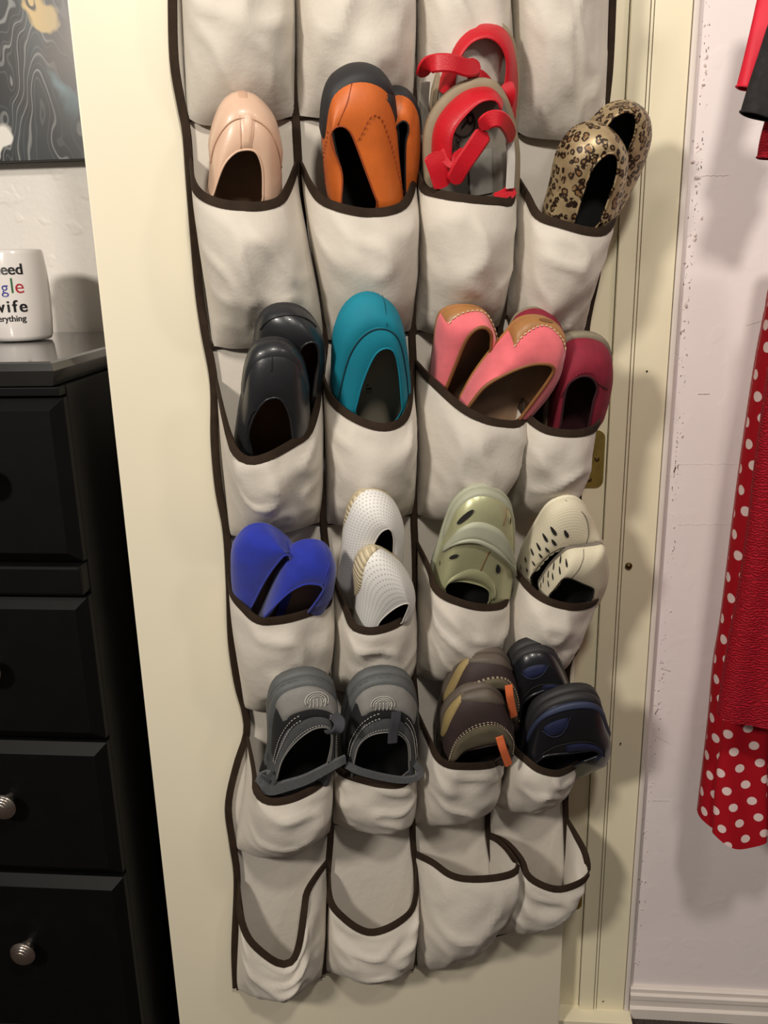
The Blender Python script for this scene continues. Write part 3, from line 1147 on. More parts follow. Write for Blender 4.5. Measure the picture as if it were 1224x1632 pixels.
    def spot(s, name, mat, q, k, a, b, ang=0.0, off=.0008, tear=False, n=14):
        "small flat piece or slot laid on the upper: a along q (metres), b along k (metres)"
        c = s.S(q, k)
        du = (s.S(min(1, q + .01), k) - s.S(max(0, q - .01), k)).normalized()
        nn = s.nor(float(q * (s.NV - 1)), k)
        dv = nn.cross(du).normalized()
        v = [c + nn * off]
        for i in range(n):
            t = 2 * math.pi * i / n
            x, y = a * math.cos(t), b * math.sin(t)
            if tear:
                x *= (.35 + .65 * (1 - math.sin(t)) / 2) * 1.3
            X, Y = x * math.cos(ang) - y * math.sin(ang), x * math.sin(ang) + y * math.cos(ang)
            v.append(c + du * X + dv * Y + nn * off)
        return mesh(name, v, [(0, i + 1, (i + 1) % n + 1) for i in range(n)], mat, s.e, smooth=False)

    def print_text(s, txt, start, end, hpx, mat, h=.0052):
        "flat print on the insole, reading from start to end"
        a, b = s.P(*start, h), s.P(*end, h)
        xd = (b - a)
        L = xd.length
        xd.normalize()
        yd = s.n.cross(xd).normalized()
        vs, fs = text_mesh(txt, 1.0)
        x0, x1 = min(v.x for v in vs), max(v.x for v in vs)
        sx = L / (x1 - x0)
        sy = hpx * .00080 / .72
        return mesh('insole_print', [a + xd * ((v.x - x0) * sx) + yd * (v.y * sy) for v in vs], fs, mat, s.e, smooth=False)


def surf_from_px(s, x, y):
    "nearest (q,k) on the upper to a photo point"
    best = None
    for i in range(0, 97):
        for j in range(0, 25):
            p = s.S(i / 96, j / 24)
            r_ = p - CAM
            zc = r_.dot(FWD)
            px = 612 + FPX * r_.dot(RGT) / zc
            py = 816 - FPX * r_.dot(UPV) / zc
            if s.nor(float(i / 96 * (s.NV - 1)), j / 24).dot(r_) > 0:
                continue
            d = (px - x) ** 2 + (py - y) ** 2
            if best is None or d < best[0]:
                best = (d, i / 96, j / 24)
    return best


def slot_px(s, name, mat, x, y, a, b, ang, off=.0009, tear=True):
    "slot cut into the upper, long axis at ang from the image vertical"
    best = surf_from_px(s, x, y)
    if best is None or best[0] > 100:
        return
    _, q, k = best
    c = s.S(q, k)
    nn = s.nor(float(q * (s.NV - 1)), k)
    up = (-(UPV) * math.cos(ang) + RGT * math.sin(ang))
    dv = (up - nn * up.dot(nn)).normalized()
    du = dv.cross(nn)
    v = [c + nn * off]
    n = 14
    for i in range(n):
        t = 2 * math.pi * i / n
        X, Y = a * math.cos(t), b * math.sin(t)
        if tear:
            X *= .45 + .55 * (math.sin(t) + 1) / 2
        v.append(c + du * X + dv * Y + nn * off)
    mesh(name, v, [(0, i + 1, (i + 1) % n + 1) for i in range(n)], mat, s.e, smooth=False)


def leather(name, c, rough=.42, coat=.0, var=.12, bs=420, bst=.25):
    return plain(name, c, rough, var, 26, bs, bst, .0005, coat=coat)


def m_leopard():
    t = NT('metallic_leopard_print')
    co = t.coords()
    nz = t.noise(130, 2, .5, co, 'Color')
    ad = t.n('ShaderNodeVectorMath', _operation='MULTIPLY_ADD')
    t.l(nz, ad.inputs[0])
    ad.inputs[1].default_value = (.006, .006, .006)
    t.l(co, ad.inputs[2])
    vo = t.n('ShaderNodeTexVoronoi', Scale=110.0)
    t.l(ad.outputs[0], vo.inputs['Vector'])
    ringd = t.ramp(vo.outputs['Distance'], [(.22, 0.0), (.28, 1.0), (.46, 1.0), (.53, 0.0)])
    brk = t.ramp(t.noise(230, 1, .5, co), [(.30, 0.0), (.36, 1.0)])
    ins = t.ramp(vo.outputs['Distance'], [(.22, 1.0), (.28, 0.0)])
    g = t.ramp(t.noise(30, 3, .5, co), [(.3, lin(148, 126, 94)), (.7, lin(194, 172, 132))])
    c1 = t.mix(t.math('MULTIPLY', ins, .75), g, lin(128, 84, 40))
    t.col(t.mix(t.math('MULTIPLY', ringd, brk), c1, lin(46, 30, 20)))
    t.b.inputs['Metallic'].default_value = .3
    t.b.inputs['Roughness'].default_value = .42
    return t.m


def m_perforated(name, c, dark, pitch=.0042, rad=.2, fade=True, rough=.6):
    t = NT(name)
    uv = t.coords('UV')
    sep = t.t.nodes.new('ShaderNodeSeparateXYZ')
    t.l(uv, sep.inputs[0])
    u = t.math('DIVIDE', sep.outputs[0], pitch)
    v_ = t.math('DIVIDE', sep.outputs[1], pitch)
    row = t.math('FLOOR', v_)
    u2 = t.math('ADD', u, t.math('MULTIPLY', row, .5))
    fu = t.math('SUBTRACT', t.math('FRACT', u2), .5)
    fv = t.math('SUBTRACT', t.math('FRACT', v_), .5)
    d = t.math('SQRT', t.math('ADD', t.math('MULTIPLY', fu, fu), t.math('MULTIPLY', fv, fv)))
    dot = t.ramp(d, [(rad, 1.0), (rad + .06, 0.0)])
    t.col(t.mix(dot, c, dark))
    t.bump(t.math('SUBTRACT', 1.0, dot), .5, .0006)
    t.b.inputs['Roughness'].default_value = rough
    return t.m


def m_ribbed(name, c, n=900):
    t = NT(name)
    uv = t.coords('UV')
    sep = t.t.nodes.new('ShaderNodeSeparateXYZ')
    t.l(uv, sep.inputs[0])
    wv = t.math('SINE', t.math('MULTIPLY', sep.outputs[0], n))
    r_ = t.ramp(wv, [(.2, tuple(x * .72 for x in c)), (.7, c)])
    t.col(r_)
    t.bump(wv, .6, .001)
    t.b.inputs['Roughness'].default_value = .6
    return t.m


M['nude'] = leather('nude_pink_leather', lin(222, 186, 160), .36, .1, .05)
M['nude_dark'] = leather('nude_leather_band', lin(205, 166, 140), .4, .1, .05)
M['brown_in'] = leather('dark_brown_lining', lin(146, 118, 94), .75)
M['orange'] = leather('burnt_orange_leather', lin(206, 104, 40), .48, .0, .14, 300, .35)
M['orange_dk'] = leather('dark_orange_thread', lin(150, 66, 24), .7)
M['rubber'] = plain('black_rubber', lin(42, 41, 43), .6, .1, 60, 900, .2)
M['black_in'] = plain('black_lining', lin(22, 19, 18), .85, .1)
M['red'] = leather('red_pebbled_leather', lin(196, 20, 36), .45, .05, .08, 520, .7)
M['insole_grey'] = plain('grey_insole', lin(128, 122, 112), .7, .06, 30)
M['sole_beige'] = plain('beige_midsole', lin(150, 134, 110), .7, .08, 40)
M['white_lining'] = plain('white_lining', lin(206, 200, 192), .7, .05)
M['leopard'] = m_leopard()
M['blackl'] = leather('black_polished_leather', lin(38, 39, 42), .36, .12, .12, 220, .3)
M['insole_tan'] = leather('brown_insole', lin(104, 70, 38), .6)
M['teal'] = plain('teal_canvas', lin(0, 128, 150), .75, .06, 30, 1800, .35)
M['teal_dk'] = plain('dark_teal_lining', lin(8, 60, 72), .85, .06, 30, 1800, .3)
M['insole_beige'] = plain('beige_insole', lin(168, 158, 138), .8, .05)
M['pink'] = plain('coral_pink_suede', lin(236, 112, 120), .85, .10, 50, 700, .3, sheen=.3)
M['tan'] = leather('tan_leather', lin(172, 120, 70), .45, .05, .15)
M['tan_dk'] = leather('dark_tan_piping', lin(128, 84, 46), .5)
M['white_thread'] = plain('pale_grey_thread', lin(196, 192, 184), .8, .05, bstr=0)
M['cream_thread'] = plain('cream_thread', lin(226, 208, 176), .8, .05, bstr=0)
M['maroon'] = plain('maroon_fabric', lin(134, 26, 48), .8, .12, 60, 900, .35)
M['maroon_dk'] = plain('dark_maroon_lining', lin(58, 14, 24), .85, .1)
M['sole_taupe'] = plain('taupe_sole', lin(138, 128, 108), .6, .08)
M['blue'] = plain('cobalt_blue_suede', lin(22, 42, 158), .85, .12, 60, 700, .35, sheen=.3)
M['white_perf'] = m_perforated('white_perforated_leather', lin(238, 236, 232), lin(186, 182, 176), .0052, .15)
M['rib_sole'] = m_ribbed('cream_ribbed_sole', lin(222, 206, 170))
M['green'] = leather('metallic_green_leather', lin(186, 186, 146), .36, .2, .08, 200, .15)
M['green'].node_tree.nodes['Principled BSDF'].inputs['Metallic'].default_value = .35
M['sage'] = plain('sage_strap', lin(176, 178, 156), .5, .05, 30)
M['cream'] = m_perforated('cream_snake_embossed_leather', lin(236, 228, 204), lin(214, 204, 176), .0036, .42)
M['snake_grey'] = leather('grey_snake_lining', lin(120, 112, 100), .6, .0, .3, 500, .6)
M['grey_sole'] = plain('grey_rubber_sole', lin(92, 94, 94), .6, .08, 60)
M['grey_suede'] = plain('light_grey_suede', lin(130, 128, 124), .9, .1, 60, 800, .3)
M['grey_mesh'] = plain('grey_knit', lin(84, 85, 87), .9, .15, 300, 1600, .5)
M['black_mesh'] = plain('black_mesh', lin(24, 24, 26), .85, .2, 300, 1600, .4)
M['strap_grey'] = plain('dark_grey_loop', lin(58, 58, 64), .8, .1)
M['brown_shoe'] = leather('dark_brown_nubuck', lin(58, 44, 42), .7, 0, .15, 600, .4)
M['olive'] = plain('olive_tan_edge', lin(158, 138, 92), .6, .1)
M['heel_rubber'] = plain('grey_brown_rubber', lin(96, 86, 76), .6, .1)
M['collar_olive'] = plain('olive_grey_collar', lin(98, 90, 70), .85, .2, 40, 500, .5)
M['tab_orange'] = plain('orange_webbing', lin(232, 116, 66), .8, .06, 100, 1500, .4)
M['navy_leather'] = leather('near_black_navy_leather', lin(24, 25, 30), .32, .15, .12, 260, .3)
M['navy'] = plain('navy_blue_fabric', lin(22, 30, 66), .7, .12, 90, 1200, .4)
M['navy_band'] = plain('slate_blue_rubber_band', lin(50, 58, 84), .55, .08)

# --- nude flat
s = Shoe('slip_on_shoe', 'nude pink leather slip-on with a centre strip, in the second row', [(328, 313), (333, 281), (336, 218), (350, 171), (368, 150), (386, 147), (406, 153), (432, 183), (443, 225), (446, 270), (447, 305)],
         [(338, 316), (355, 267), (373, 245), (390, 239), (407, 242), (416, 260), (419, 281), (419, 316)], .070, .030, .050, M['nude'], M['brown_in'], M['brown_in'], M['nude_dark'], M['nude'], collar_r=.0012)
s.patch('heel_band', M['nude'], .18, .86, 0, lambda u: .34 + .22 * math.sin(math.pi * u), .0022, 30, 8)
s.line('band_seam', M['nude_dark'], [(.18 + .68 * i / 14, .34 + .22 * math.sin(math.pi * i / 14)) for i in range(15)], .0009, .0008)
s.patch('centre_strip', M['nude'], .485, .555, .42, .97, .0016, 8, 10)
s.line('strip_seam', M['nude_dark'], [(.482, .5), (.482, .75), (.480, .96)], .0005)
s.line('strip_seam', M['nude_dark'], [(.556, .5), (.556, .75), (.560, .96)], .0005)
s.patch('pull_tab', M['nude_dark'], .475, .535, .02, .30, .0030, 8, 6)

# --- orange pair
OB = ([(600, 315), (597, 220), (603, 155), (622, 138), (643, 141), (657, 158), (664, 186), (664, 240), (656, 300)],
      [(618, 315), (622, 240), (630, 206), (640, 194), (648, 194), (651, 208), (646, 235), (646, 315)])
s = Shoe('leather_clog', 'orange leather slip-on with black rubber end, tucked behind its twin', *OB, .055, .010, .045, M['orange'], M['black_in'], M['black_in'], M['rubber'], M['black_in'], collar_r=.0012, tuck=(600, 420, .02))
s.patch('rubber_cap', M['rubber'], .30, .80, 0, lambda u: .10 + .30 * math.sin(math.pi * u), .002, 24, 6)
OF = ([(521, 312), (513, 228), (513, 176), (519, 140), (531, 119), (557, 104), (584, 104), (606, 117), (621, 144), (628, 197), (632, 246), (640, 314)],
      [(544, 322), (545, 276), (529, 232), (528, 211), (541, 201), (556, 208), (567, 230), (581, 268), (601, 322)])
s = Shoe('leather_clog', 'orange leather slip-on with a black rubber cap, in front of its twin', *OF, .085, .040, .052, M['orange'], M['black_in'], M['black_in'], M['rubber'], M['orange_dk'], collar_r=.0011)
s.patch('rubber_cap', M['rubber'], .20, .70, 0, lambda u: .20 + .26 * math.sin(math.pi * min(1, u * 1.1)) ** .6, .003, 34, 8)
s.patch('rubber_side', M['rubber'], .62, .88, 0, lambda u: .40 * (1 - u), .0028, 22, 6)
s.line('seam', M['orange_dk'], [(.47, .46), (.47, .7), (.46, .97)], .0005)
s.stitch([(.62, .95), (.60, .72), (.64, .60), (.74, .52), (.86, .42), (.97, .32)], M['orange_dk'], 22, .0007)
s.stitch([(.05, .12), (.15, .2), (.22, .40), (.28, .5)], M['orange_dk'], 12, .0006)

# --- red sandals
s = Shoe('sandal', 'red leather sandal with looped straps, upper one of the red pair', [(690, 245), (695, 170), (703, 115), (711, 89), (720, 64), (740, 43), (767, 36), (794, 40), (811, 57), (820, 89), (824, 137), (820, 190), (816, 245)],
         [(724, 245), (724, 160), (727, 112), (736, 87), (753, 67), (777, 60), (797, 72), (807, 96), (806, 127), (800, 155), (796, 200), (796, 245)], .075, .030, .030,
         M['red'], M['red'], M['insole_grey'], M['sole_beige'], M['red'], rng=(.22, .88), sole_th=.016, sole_out=.004, collar_r=.0011, alpha=.45, beta=.25, bulge=.001)
ring = [s.P(766 + 21 * math.cos(a), 92 + 24 * math.sin(a), .0055) for a in [2 * math.pi * k / 20 for k in range(20)]]
tube('insole_ring', ring, .0007, M['ink'], s.e, 40, True, 5)
s.print_text('R', (766, 80), (766, 106), 20, M['ink'])
s.print_text('Ortho', (776, 116), (776, 150), 8, M['ink'])
ribbon('ankle_strap', [s.P(673, 122, .02), s.P(681, 106, .036), s.P(697, 100, .050), s.P(722, 101, .054), s.P(746, 108, .048), s.P(764, 104, .036)], .0195, .0025, M['red'], s.e, n=30, rounded=.22)
ribbon('strap_flap', [s.P(748, 132, .028), s.P(764, 121, .034), s.P(788, 146, .026)], .015, .0025, M['red'], s.e, n=24, rounded=.22)
ribbon('buckle_tab', [s.P(806, 132, .036), s.P(812, 152, .040), s.P(806, 182, .034)], lambda t: .020 - .008 * t, .003, M['red'], s.e, n=24, rounded=.22)
ribbon('side_lining', [s.P(678, 130, .012), s.P(676, 165, .012), s.P(680, 215, .012)], .012, .002, M['insole_grey'], s.e, n=12)
s = Shoe('sandal', 'red leather sandal with crossed strap and grey insole, lower one of the red pair', [(690, 306), (687, 240), (691, 203), (707, 173), (736, 147), (763, 138), (785, 141), (802, 165), (814, 205), (820, 250), (819, 308)],
         [(718, 306), (719, 240), (722, 214), (734, 193), (757, 169), (774, 160), (792, 162), (800, 185), (806, 225), (807, 306)], .100, .060, .030,
         M['red'], M['red'], M['insole_grey'], M['sole_beige'], M['red'], rng=(.16, .60), sole_th=.014, sole_out=.007, collar_r=.0011, alpha=.45, beta=.25, bulge=.001)
ring = [s.P(738 + 19 * math.cos(a), 195 + 23 * math.sin(a), .0055) for a in [2 * math.pi * k / 20 for k in range(20)]]
tube('insole_ring', ring, .0007, M['ink'], s.e, 40, True, 5)
s.print_text('R', (736, 183), (736, 207), 19, M['ink'])
s.print_text('Ortho', (727, 220), (727, 244), 8, M['ink'])
ribbon('buckle_tab', [s.P(690, 243, .026), s.P(698, 266, .030), s.P(708, 298, .030)], .0250, .003, M['red'], s.e, n=24, rounded=.22)
ribbon('cross_strap', [s.P(722, 292, .034), s.P(737, 264, .040), s.P(756, 236, .043), s.P(774, 209, .042)], .0215, .003, M['red'], s.e, n=24, rounded=.22)
ribbon('ankle_strap', [s.P(766, 204, .044), s.P(781, 191, .052), s.P(798, 190, .052), s.P(810, 203, .042), s.P(817, 222, .024)], .0185, .0025, M['red'], s.e, n=26, rounded=.22)
ribbon('strap_root', [s.P(702, 240, .024), s.P(720, 258, .030), s.P(744, 243, .034)], .017, .003, M['red'], s.e, n=24, rounded=.22)
ribbon('toe_strap', [s.P(788, 320, .020), s.P(806, 312, .020), s.P(819, 300, .016)], .017, .003, M['red'], s.e, n=24, rounded=.22)
ribbon('side_lining', [s.P(812, 216, .020), s.P(815, 255, .022), s.P(813, 300, .022)], .011, .002, M['white_lining'], s.e, n=14)
ribbon('insole_stripe', [s.P(766, 240, .0060), s.P(767, 275, .0060), s.P(768, 310, .0060)], .030, .001, plain('pale_grey_insole_stripe', lin(150, 148, 140), .7), s.e, n=10)

# --- leopard flats
s = Shoe('ballet_flat', 'leopard print metallic flat leaning right, behind its twin', [(930, 250), (940, 200), (950, 185), (964, 171), (983, 162), (1007, 161), (1026, 177), (1033, 206), (1029, 233), (1017, 268), (998, 308)],
         [(955, 250), (960, 215), (970, 196), (984, 183), (1003, 178), (1014, 190), (1012, 213), (1003, 238), (978, 300)], .080, .035, .035, M['leopard'], M['black_in'], M['black_in'], M['leopard'], M['leopard'], collar_r=.0016, hide=.06, tuck=(915, 430, .03))
s = Shoe('ballet_flat', 'leopard print metallic flat with long dark opening, in front of its twin', [(866, 335), (877, 292), (887, 247), (904, 216), (925, 199), (949, 194), (970, 202), (987, 223), (993, 247), (986, 292), (974, 338)],
         [(916, 350), (926, 316), (942, 272), (959, 251), (976, 244), (985, 254), (983, 281), (970, 319), (957, 355)], .105, .055, .045, M['leopard'], M['black_in'], M['black_in'], M['leopard'], M['leopard'], collar_r=.0016, tuck=(900, 440, .045))

# --- black leather slip-ons
s = Shoe('slip_on_shoe', 'black polished leather slip-on, behind its twin', [(402, 600), (404, 543), (409, 516), (420, 497), (441, 487), (467, 487), (489, 497), (505, 516), (515, 541), (514, 575), (508, 620)],
         [(470, 625), (473, 580), (480, 555), (495, 545), (506, 550), (508, 572), (502, 600), (498, 632)], .105, .025, .050, M['blackl'], M['black_in'], M['insole_tan'], M['rubber'], M['blackl'])
s.line('seam', M['black_in'], [(.30 + .3 * i / 8, .22 + .06 * math.sin(math.pi * i / 8)) for i in range(9)], .0007)
s = Shoe('slip_on_shoe', 'black polished leather slip-on with brown insole, in front of its twin', [(373, 700), (379, 655), (386, 616), (392, 575), (403, 551), (423, 541), (446, 540), (466, 549), (480, 569), (488, 605), (492, 646), (492, 690)],
         [(402, 722), (396, 693), (405, 663), (420, 641), (435, 634), (449, 638), (461, 662), (467, 702)], .130, .055, .052, M['blackl'], M['blackl'], M['insole_tan'], M['rubber'], M['blackl'])
s.patch('heel_cap', M['blackl'], .22, .80, 0, lambda u: .26 + .10 * math.sin(math.pi * u), .0022, 26, 6)
s.line('seam', M['black_in'], [(.5, .36), (.5, .5), (.5, .56)], .0007)
s.line('seam', M['black_in'], [(.10, .95), (.2, .85), (.3, .84), (.38, .93)], .0006)

# --- teal
s = Shoe('canvas_slip_on', 'teal canvas slip-on with pale insole', [(530, 634), (531, 581), (533, 528), (543, 497), (561, 476), (585, 467), (608, 473), (626, 491), (636, 519), (641, 558), (645, 605), (646, 655)],
         [(566, 655), (576, 616), (590, 580), (602, 561), (617, 555), (629, 563), (636, 593), (641, 652)], .110, .030, .052, M['teal'], M['teal_dk'], M['insole_beige'], M['teal'], M['teal'], collar_r=.0012)
s.patch('heel_cap', M['teal'], .02, .98, 0, lambda u: .36 + .26 * math.sin(math.pi * u), .0034, 40, 8)
s.line('cap_edge', M['teal_dk'], [(.02 + .96 * i / 18, .385 + .26 * math.sin(math.pi * i / 18)) for i in range(19)], .0010, .0006)
s.line('seam', M['teal_dk'], [(.5, .05), (.5, .3), (.5, .60)], .0004, .0034)
s.print_text('LAE', (584, 590), (584, 628), 9, M['ink'])

# --- pink pair
s = Shoe('suede_flat', 'coral pink suede flat with tan heel patch, left of its twin', [(684, 600), (691, 546), (697, 508), (708, 494), (728, 488), (752, 488), (769, 494), (779, 511), (785, 531), (789, 552), (786, 620)],
         [(710, 622), (728, 577), (743, 542), (758, 525), (772, 522), (782, 531), (783, 550), (776, 625)], .090, .025, .048, M['pink'], M['brown_in'], M['brown_in'], M['tan'], M['tan_dk'], collar_r=.0024)
s.patch('heel_patch', M['tan'], .34, .72, 0, lambda u: .26 + .10 * math.cos(2 * math.pi * u), .002, 24, 6)
s.stitch([(.35, .38), (.42, .28), (.53, .18), (.64, .28), (.71, .38)], M['cream_thread'], 16, .0008, .002)
s = Shoe('suede_flat', 'coral pink suede flat with tan heel patch, tilted right over its twin', [(731, 638), (752, 600), (778, 564), (805, 532), (822, 512), (843, 504), (869, 506), (888, 519), (896, 540), (894, 558), (889, 584), (874, 611), (850, 640)],
         [(747, 648), (772, 617), (805, 597), (840, 583), (868, 580), (883, 587), (874, 606), (848, 642), (828, 668)], .125, .070, .046, M['pink'], M['brown_in'], M['brown_in'], M['tan'], M['tan_dk'], collar_r=.0024, tuck=(745, 740, .05))
s.patch('heel_patch', M['tan'], .36, .66, 0, lambda u: .36 + .09 * math.cos(2 * math.pi * u), .002, 26, 6)
s.stitch([(.365, .46), (.43, .38), (.51, .28), (.59, .38), (.655, .46)], M['cream_thread'], 16, .0008, .002)
s.spot('embossed_logo', M['tan_dk'], .52, .17, .010, .0032, 0, .0024)

# --- maroon pair
s = Shoe('fabric_flat', 'maroon fabric flat mostly hidden behind the pink ones', [(806, 600), (808, 540), (817, 511), (831, 497), (852, 491), (874, 497), (889, 511), (899, 537), (902, 580), (900, 640)],
         [(830, 620), (833, 580), (842, 560), (855, 555), (868, 560), (876, 580), (878, 640)], .085, .020, .045, M['maroon'], M['maroon_dk'], M['maroon_dk'], M['sole_taupe'], M['maroon_dk'], tuck=(870, 740, .02))
s = Shoe('fabric_flat', 'maroon fabric flat with taupe sole edge in the rightmost pocket', [(872, 668), (880, 600), (890, 562), (905, 543), (924, 538), (946, 540), (963, 549), (970, 566), (971, 593), (966, 622), (958, 650)],
         [(893, 680), (902, 622), (916, 604), (931, 599), (945, 604), (952, 620), (946, 640), (938, 682)], .105, .045, .050, M['maroon'], M['maroon_dk'], M['maroon_dk'], M['sole_taupe'], M['maroon_dk'], collar_r=.0018, sole_th=.012, sole_out=.004, tuck=(890, 760, .03))
s.line('seam', M['maroon_dk'], [(.22, .65), (.30, .85), (.36, .95)], .0006)
s.line('seam', M['maroon_dk'], [(.62, .95), (.70, .80), (.76, .62)], .0006)
s.stitch([(.38, .90), (.46, .86), (.56, .86), (.62, .92)], M['maroon'], 12, .0006)

# --- blue pair
s = Shoe('suede_flat', 'cobalt blue suede flat, left of its twin', [(372, 950), (368, 911), (369, 875), (380, 855), (396, 841), (418, 837), (437, 843), (455, 856), (470, 875), (470, 910), (460, 975)],
         [(398, 972), (423, 924), (443, 896), (455, 884), (462, 884), (463, 900), (455, 930), (440, 985)], .105, .030, .050, M['blue'], M['black_in'], M['brown_in'], M['blue'], M['blue'], tuck=(440, 1040, .03))
s.line('seam', M['blue'], [(.56, .1), (.57, .4), (.58, .8)], .0006)
s = Shoe('suede_flat', 'cobalt blue suede flat, right of and over its twin', [(412, 984), (432, 932), (448, 896), (465, 873), (485, 864), (507, 864), (523, 873), (533, 893), (532, 915), (529, 936)],
         [(420, 985), (446, 957), (465, 941), (487, 931), (508, 932), (516, 938), (510, 950), (497, 968)], .120, .055, .050, M['blue'], M['blue'], M['brown_in'], M['blue'], M['blue'], tuck=(455, 1040, .05))
s.line('seam', M['blue'], [(.72, .1), (.70, .5), (.70, .95)], .0007)

# --- white perforated pair
s = Shoe('perforated_flat', 'white perforated leather flat, higher one of its pair', [(536, 925), (543, 883), (547, 842), (555, 806), (569, 787), (590, 780), (612, 785), (629, 800), (639, 822), (641, 844), (638, 892)],
         [(585, 925), (590, 885), (599, 861), (609, 847), (621, 843), (627, 856), (627, 880), (624, 925)], .105, .030, .052, M['white_perf'], M['black_in'], M['black_in'], M['rib_sole'], M['white_lining'], collar_r=.001)
s.patch('ribbed_heel', M['rib_sole'], .30, .52, 0, lambda u: .14 * math.sin(math.pi * u), .0012, 18, 5)
s = Shoe('perforated_flat', 'white perforated leather flat with ribbed cream heel, lower one of its pair', [(562, 996), (566, 944), (564, 905), (569, 887), (582, 875), (599, 872), (618, 880), (638, 896), (653, 918), (658, 938), (655, 956)],
         [(599, 1004), (606, 990), (618, 978), (630, 969), (642, 963), (650, 962), (652, 966), (641, 992)], .120, .055, .052, M['white_perf'], M['black_in'], M['black_in'], M['rib_sole'], M['white_lining'], collar_r=.001, alpha=.7, tuck=(600, 1050, .05))
uvp = s.patch('ribbed_heel', M['rib_sole'], .20, .58, 0, lambda u: .34 * math.sin(math.pi * u) ** .8, .0022, 40, 8)

# --- green
s = Shoe('mary_jane_shoe', 'metallic green leather shoe with sage strap and teardrop slots', [(688, 930), (692, 900), (700, 875), (714, 829), (725, 803), (743, 785), (764, 778), (787, 782), (804, 794), (813, 815), (815, 853), (814, 898), (810, 935)],
         [(709, 942), (710, 935), (716, 929), (730, 926), (748, 928), (766, 933), (777, 939), (781, 946), (780, 958)], .110, .035, .052, M['green'], M['black_in'], M['black_in'], M['sage'], M['green'], collar_r=.0014, alpha=.75, beta=.55, sole_out=.003, tuck=(745, 1030, .035))
s.patch('end_cap', M['sage'], .22, .86, 0, lambda u: .07 + .09 * math.sin(math.pi * u), .0026, 34, 6)
s.patch('instep_strap', M['sage'], .18, .92, lambda u: .10 + .38 * math.sin(math.pi * u) ** .7, lambda u: .16 + .50 * math.sin(math.pi * u) ** .7, .0036, 40, 8)
s.patch('strap_edge', M['sage'], .18, .92, lambda u: .15 + .48 * math.sin(math.pi * u) ** .7, lambda u: .17 + .52 * math.sin(math.pi * u) ** .7, .0050, 40, 5)
s.patch('opening_band', M['green'], .02, .98, .88, .985, .0024, 34, 5)
s.line('seam', M['tan_dk'], [(.57, .18), (.57, .28), (.565, .42)], .0005)
s.line('seam', M['tan_dk'], [(.535, .70), (.53, .78), (.525, .88)], .0005)
for (x, y, a, b, an, te) in ((741, 825, .0034, .0150, -.85, 0), (812, 829, .0016, .0050, .2, 0), (724, 886, .0026, .0075, -1.0, 0), (795, 905, .0046, .0085, .35, 1), (702, 898, .0010, .0035, -.3, 0)):
    slot_px(s, 'teardrop_slot', M['black_in'], x, y, a, b, an, .0016, bool(te))

# --- cream perforated pair
s = Shoe('cutout_flat', 'cream leather flat with dark teardrop cutouts, behind its twin', [(823, 905), (834, 871), (855, 832), (872, 807), (893, 795), (914, 793), (931, 803), (943, 826), (952, 847), (960, 866), (958, 905)],
         [(846, 920), (858, 902), (868, 890), (880, 880), (898, 872), (914, 871), (935, 870), (957, 865), (955, 905)], .105, .030, .048, M['cream'], M['black_in'], M['black_in'], M['cream'], M['black_in'], collar_r=.0012, tuck=(885, 1020, .02))
s.line('seam', M['snake_grey'], [(.44, .08), (.52, .35), (.56, .65), (.56, .97)], .0006)
cut1 = [(882, 846), (901, 852), (869, 857), (884, 864), (859, 871), (871, 876), (849, 880), (861, 886), (839, 891), (850, 897), (830, 903), (840, 908)]


for i, (x, y) in enumerate(cut1):
    sc = 1 - .05 * i
    slot_px(s, 'teardrop_cutout', M['black_in'], x, y, .0034 * sc, .0080 * sc, .45)
for q_ in (.10, .16, .22, .28, .34, .40):
    s.spot('scallop', M['cream'], q_, .985, .0062, .0062, 0, .0006)
s = Shoe('cutout_flat', 'cream leather flat with dark teardrop cutouts, in front of its twin', [(858, 930), (876, 903), (899, 880), (912, 874), (930, 872), (948, 870), (962, 869), (968, 892), (966, 918), (957, 944)],
         [(876, 948), (886, 936), (894, 926), (900, 921), (912, 923), (928, 930), (942, 936), (946, 940), (944, 952)], .115, .050, .046, M['cream'], M['snake_grey'], M['black_in'], M['snake_grey'], M['black_in'], collar_r=.0012, tuck=(890, 1020, .04))
s.line('seam', M['snake_grey'], [(.40, .08), (.40, .35), (.40, .65), (.40, .97)], .0005)
for i, (x, y) in enumerate([(894, 892), (903, 898), (884, 902), (892, 909), (874, 914), (882, 918), (866, 924), (875, 929), (862, 933)]):
    sc = .9 - .03 * i
    slot_px(s, 'teardrop_cutout', M['black_in'], x, y, .0024 * sc, .0072 * sc, .30)

for q_ in (.04, .11, .18, .25):
    s.spot('scallop', M['cream'], q_, .985, .0052, .0052, 0, .0006)

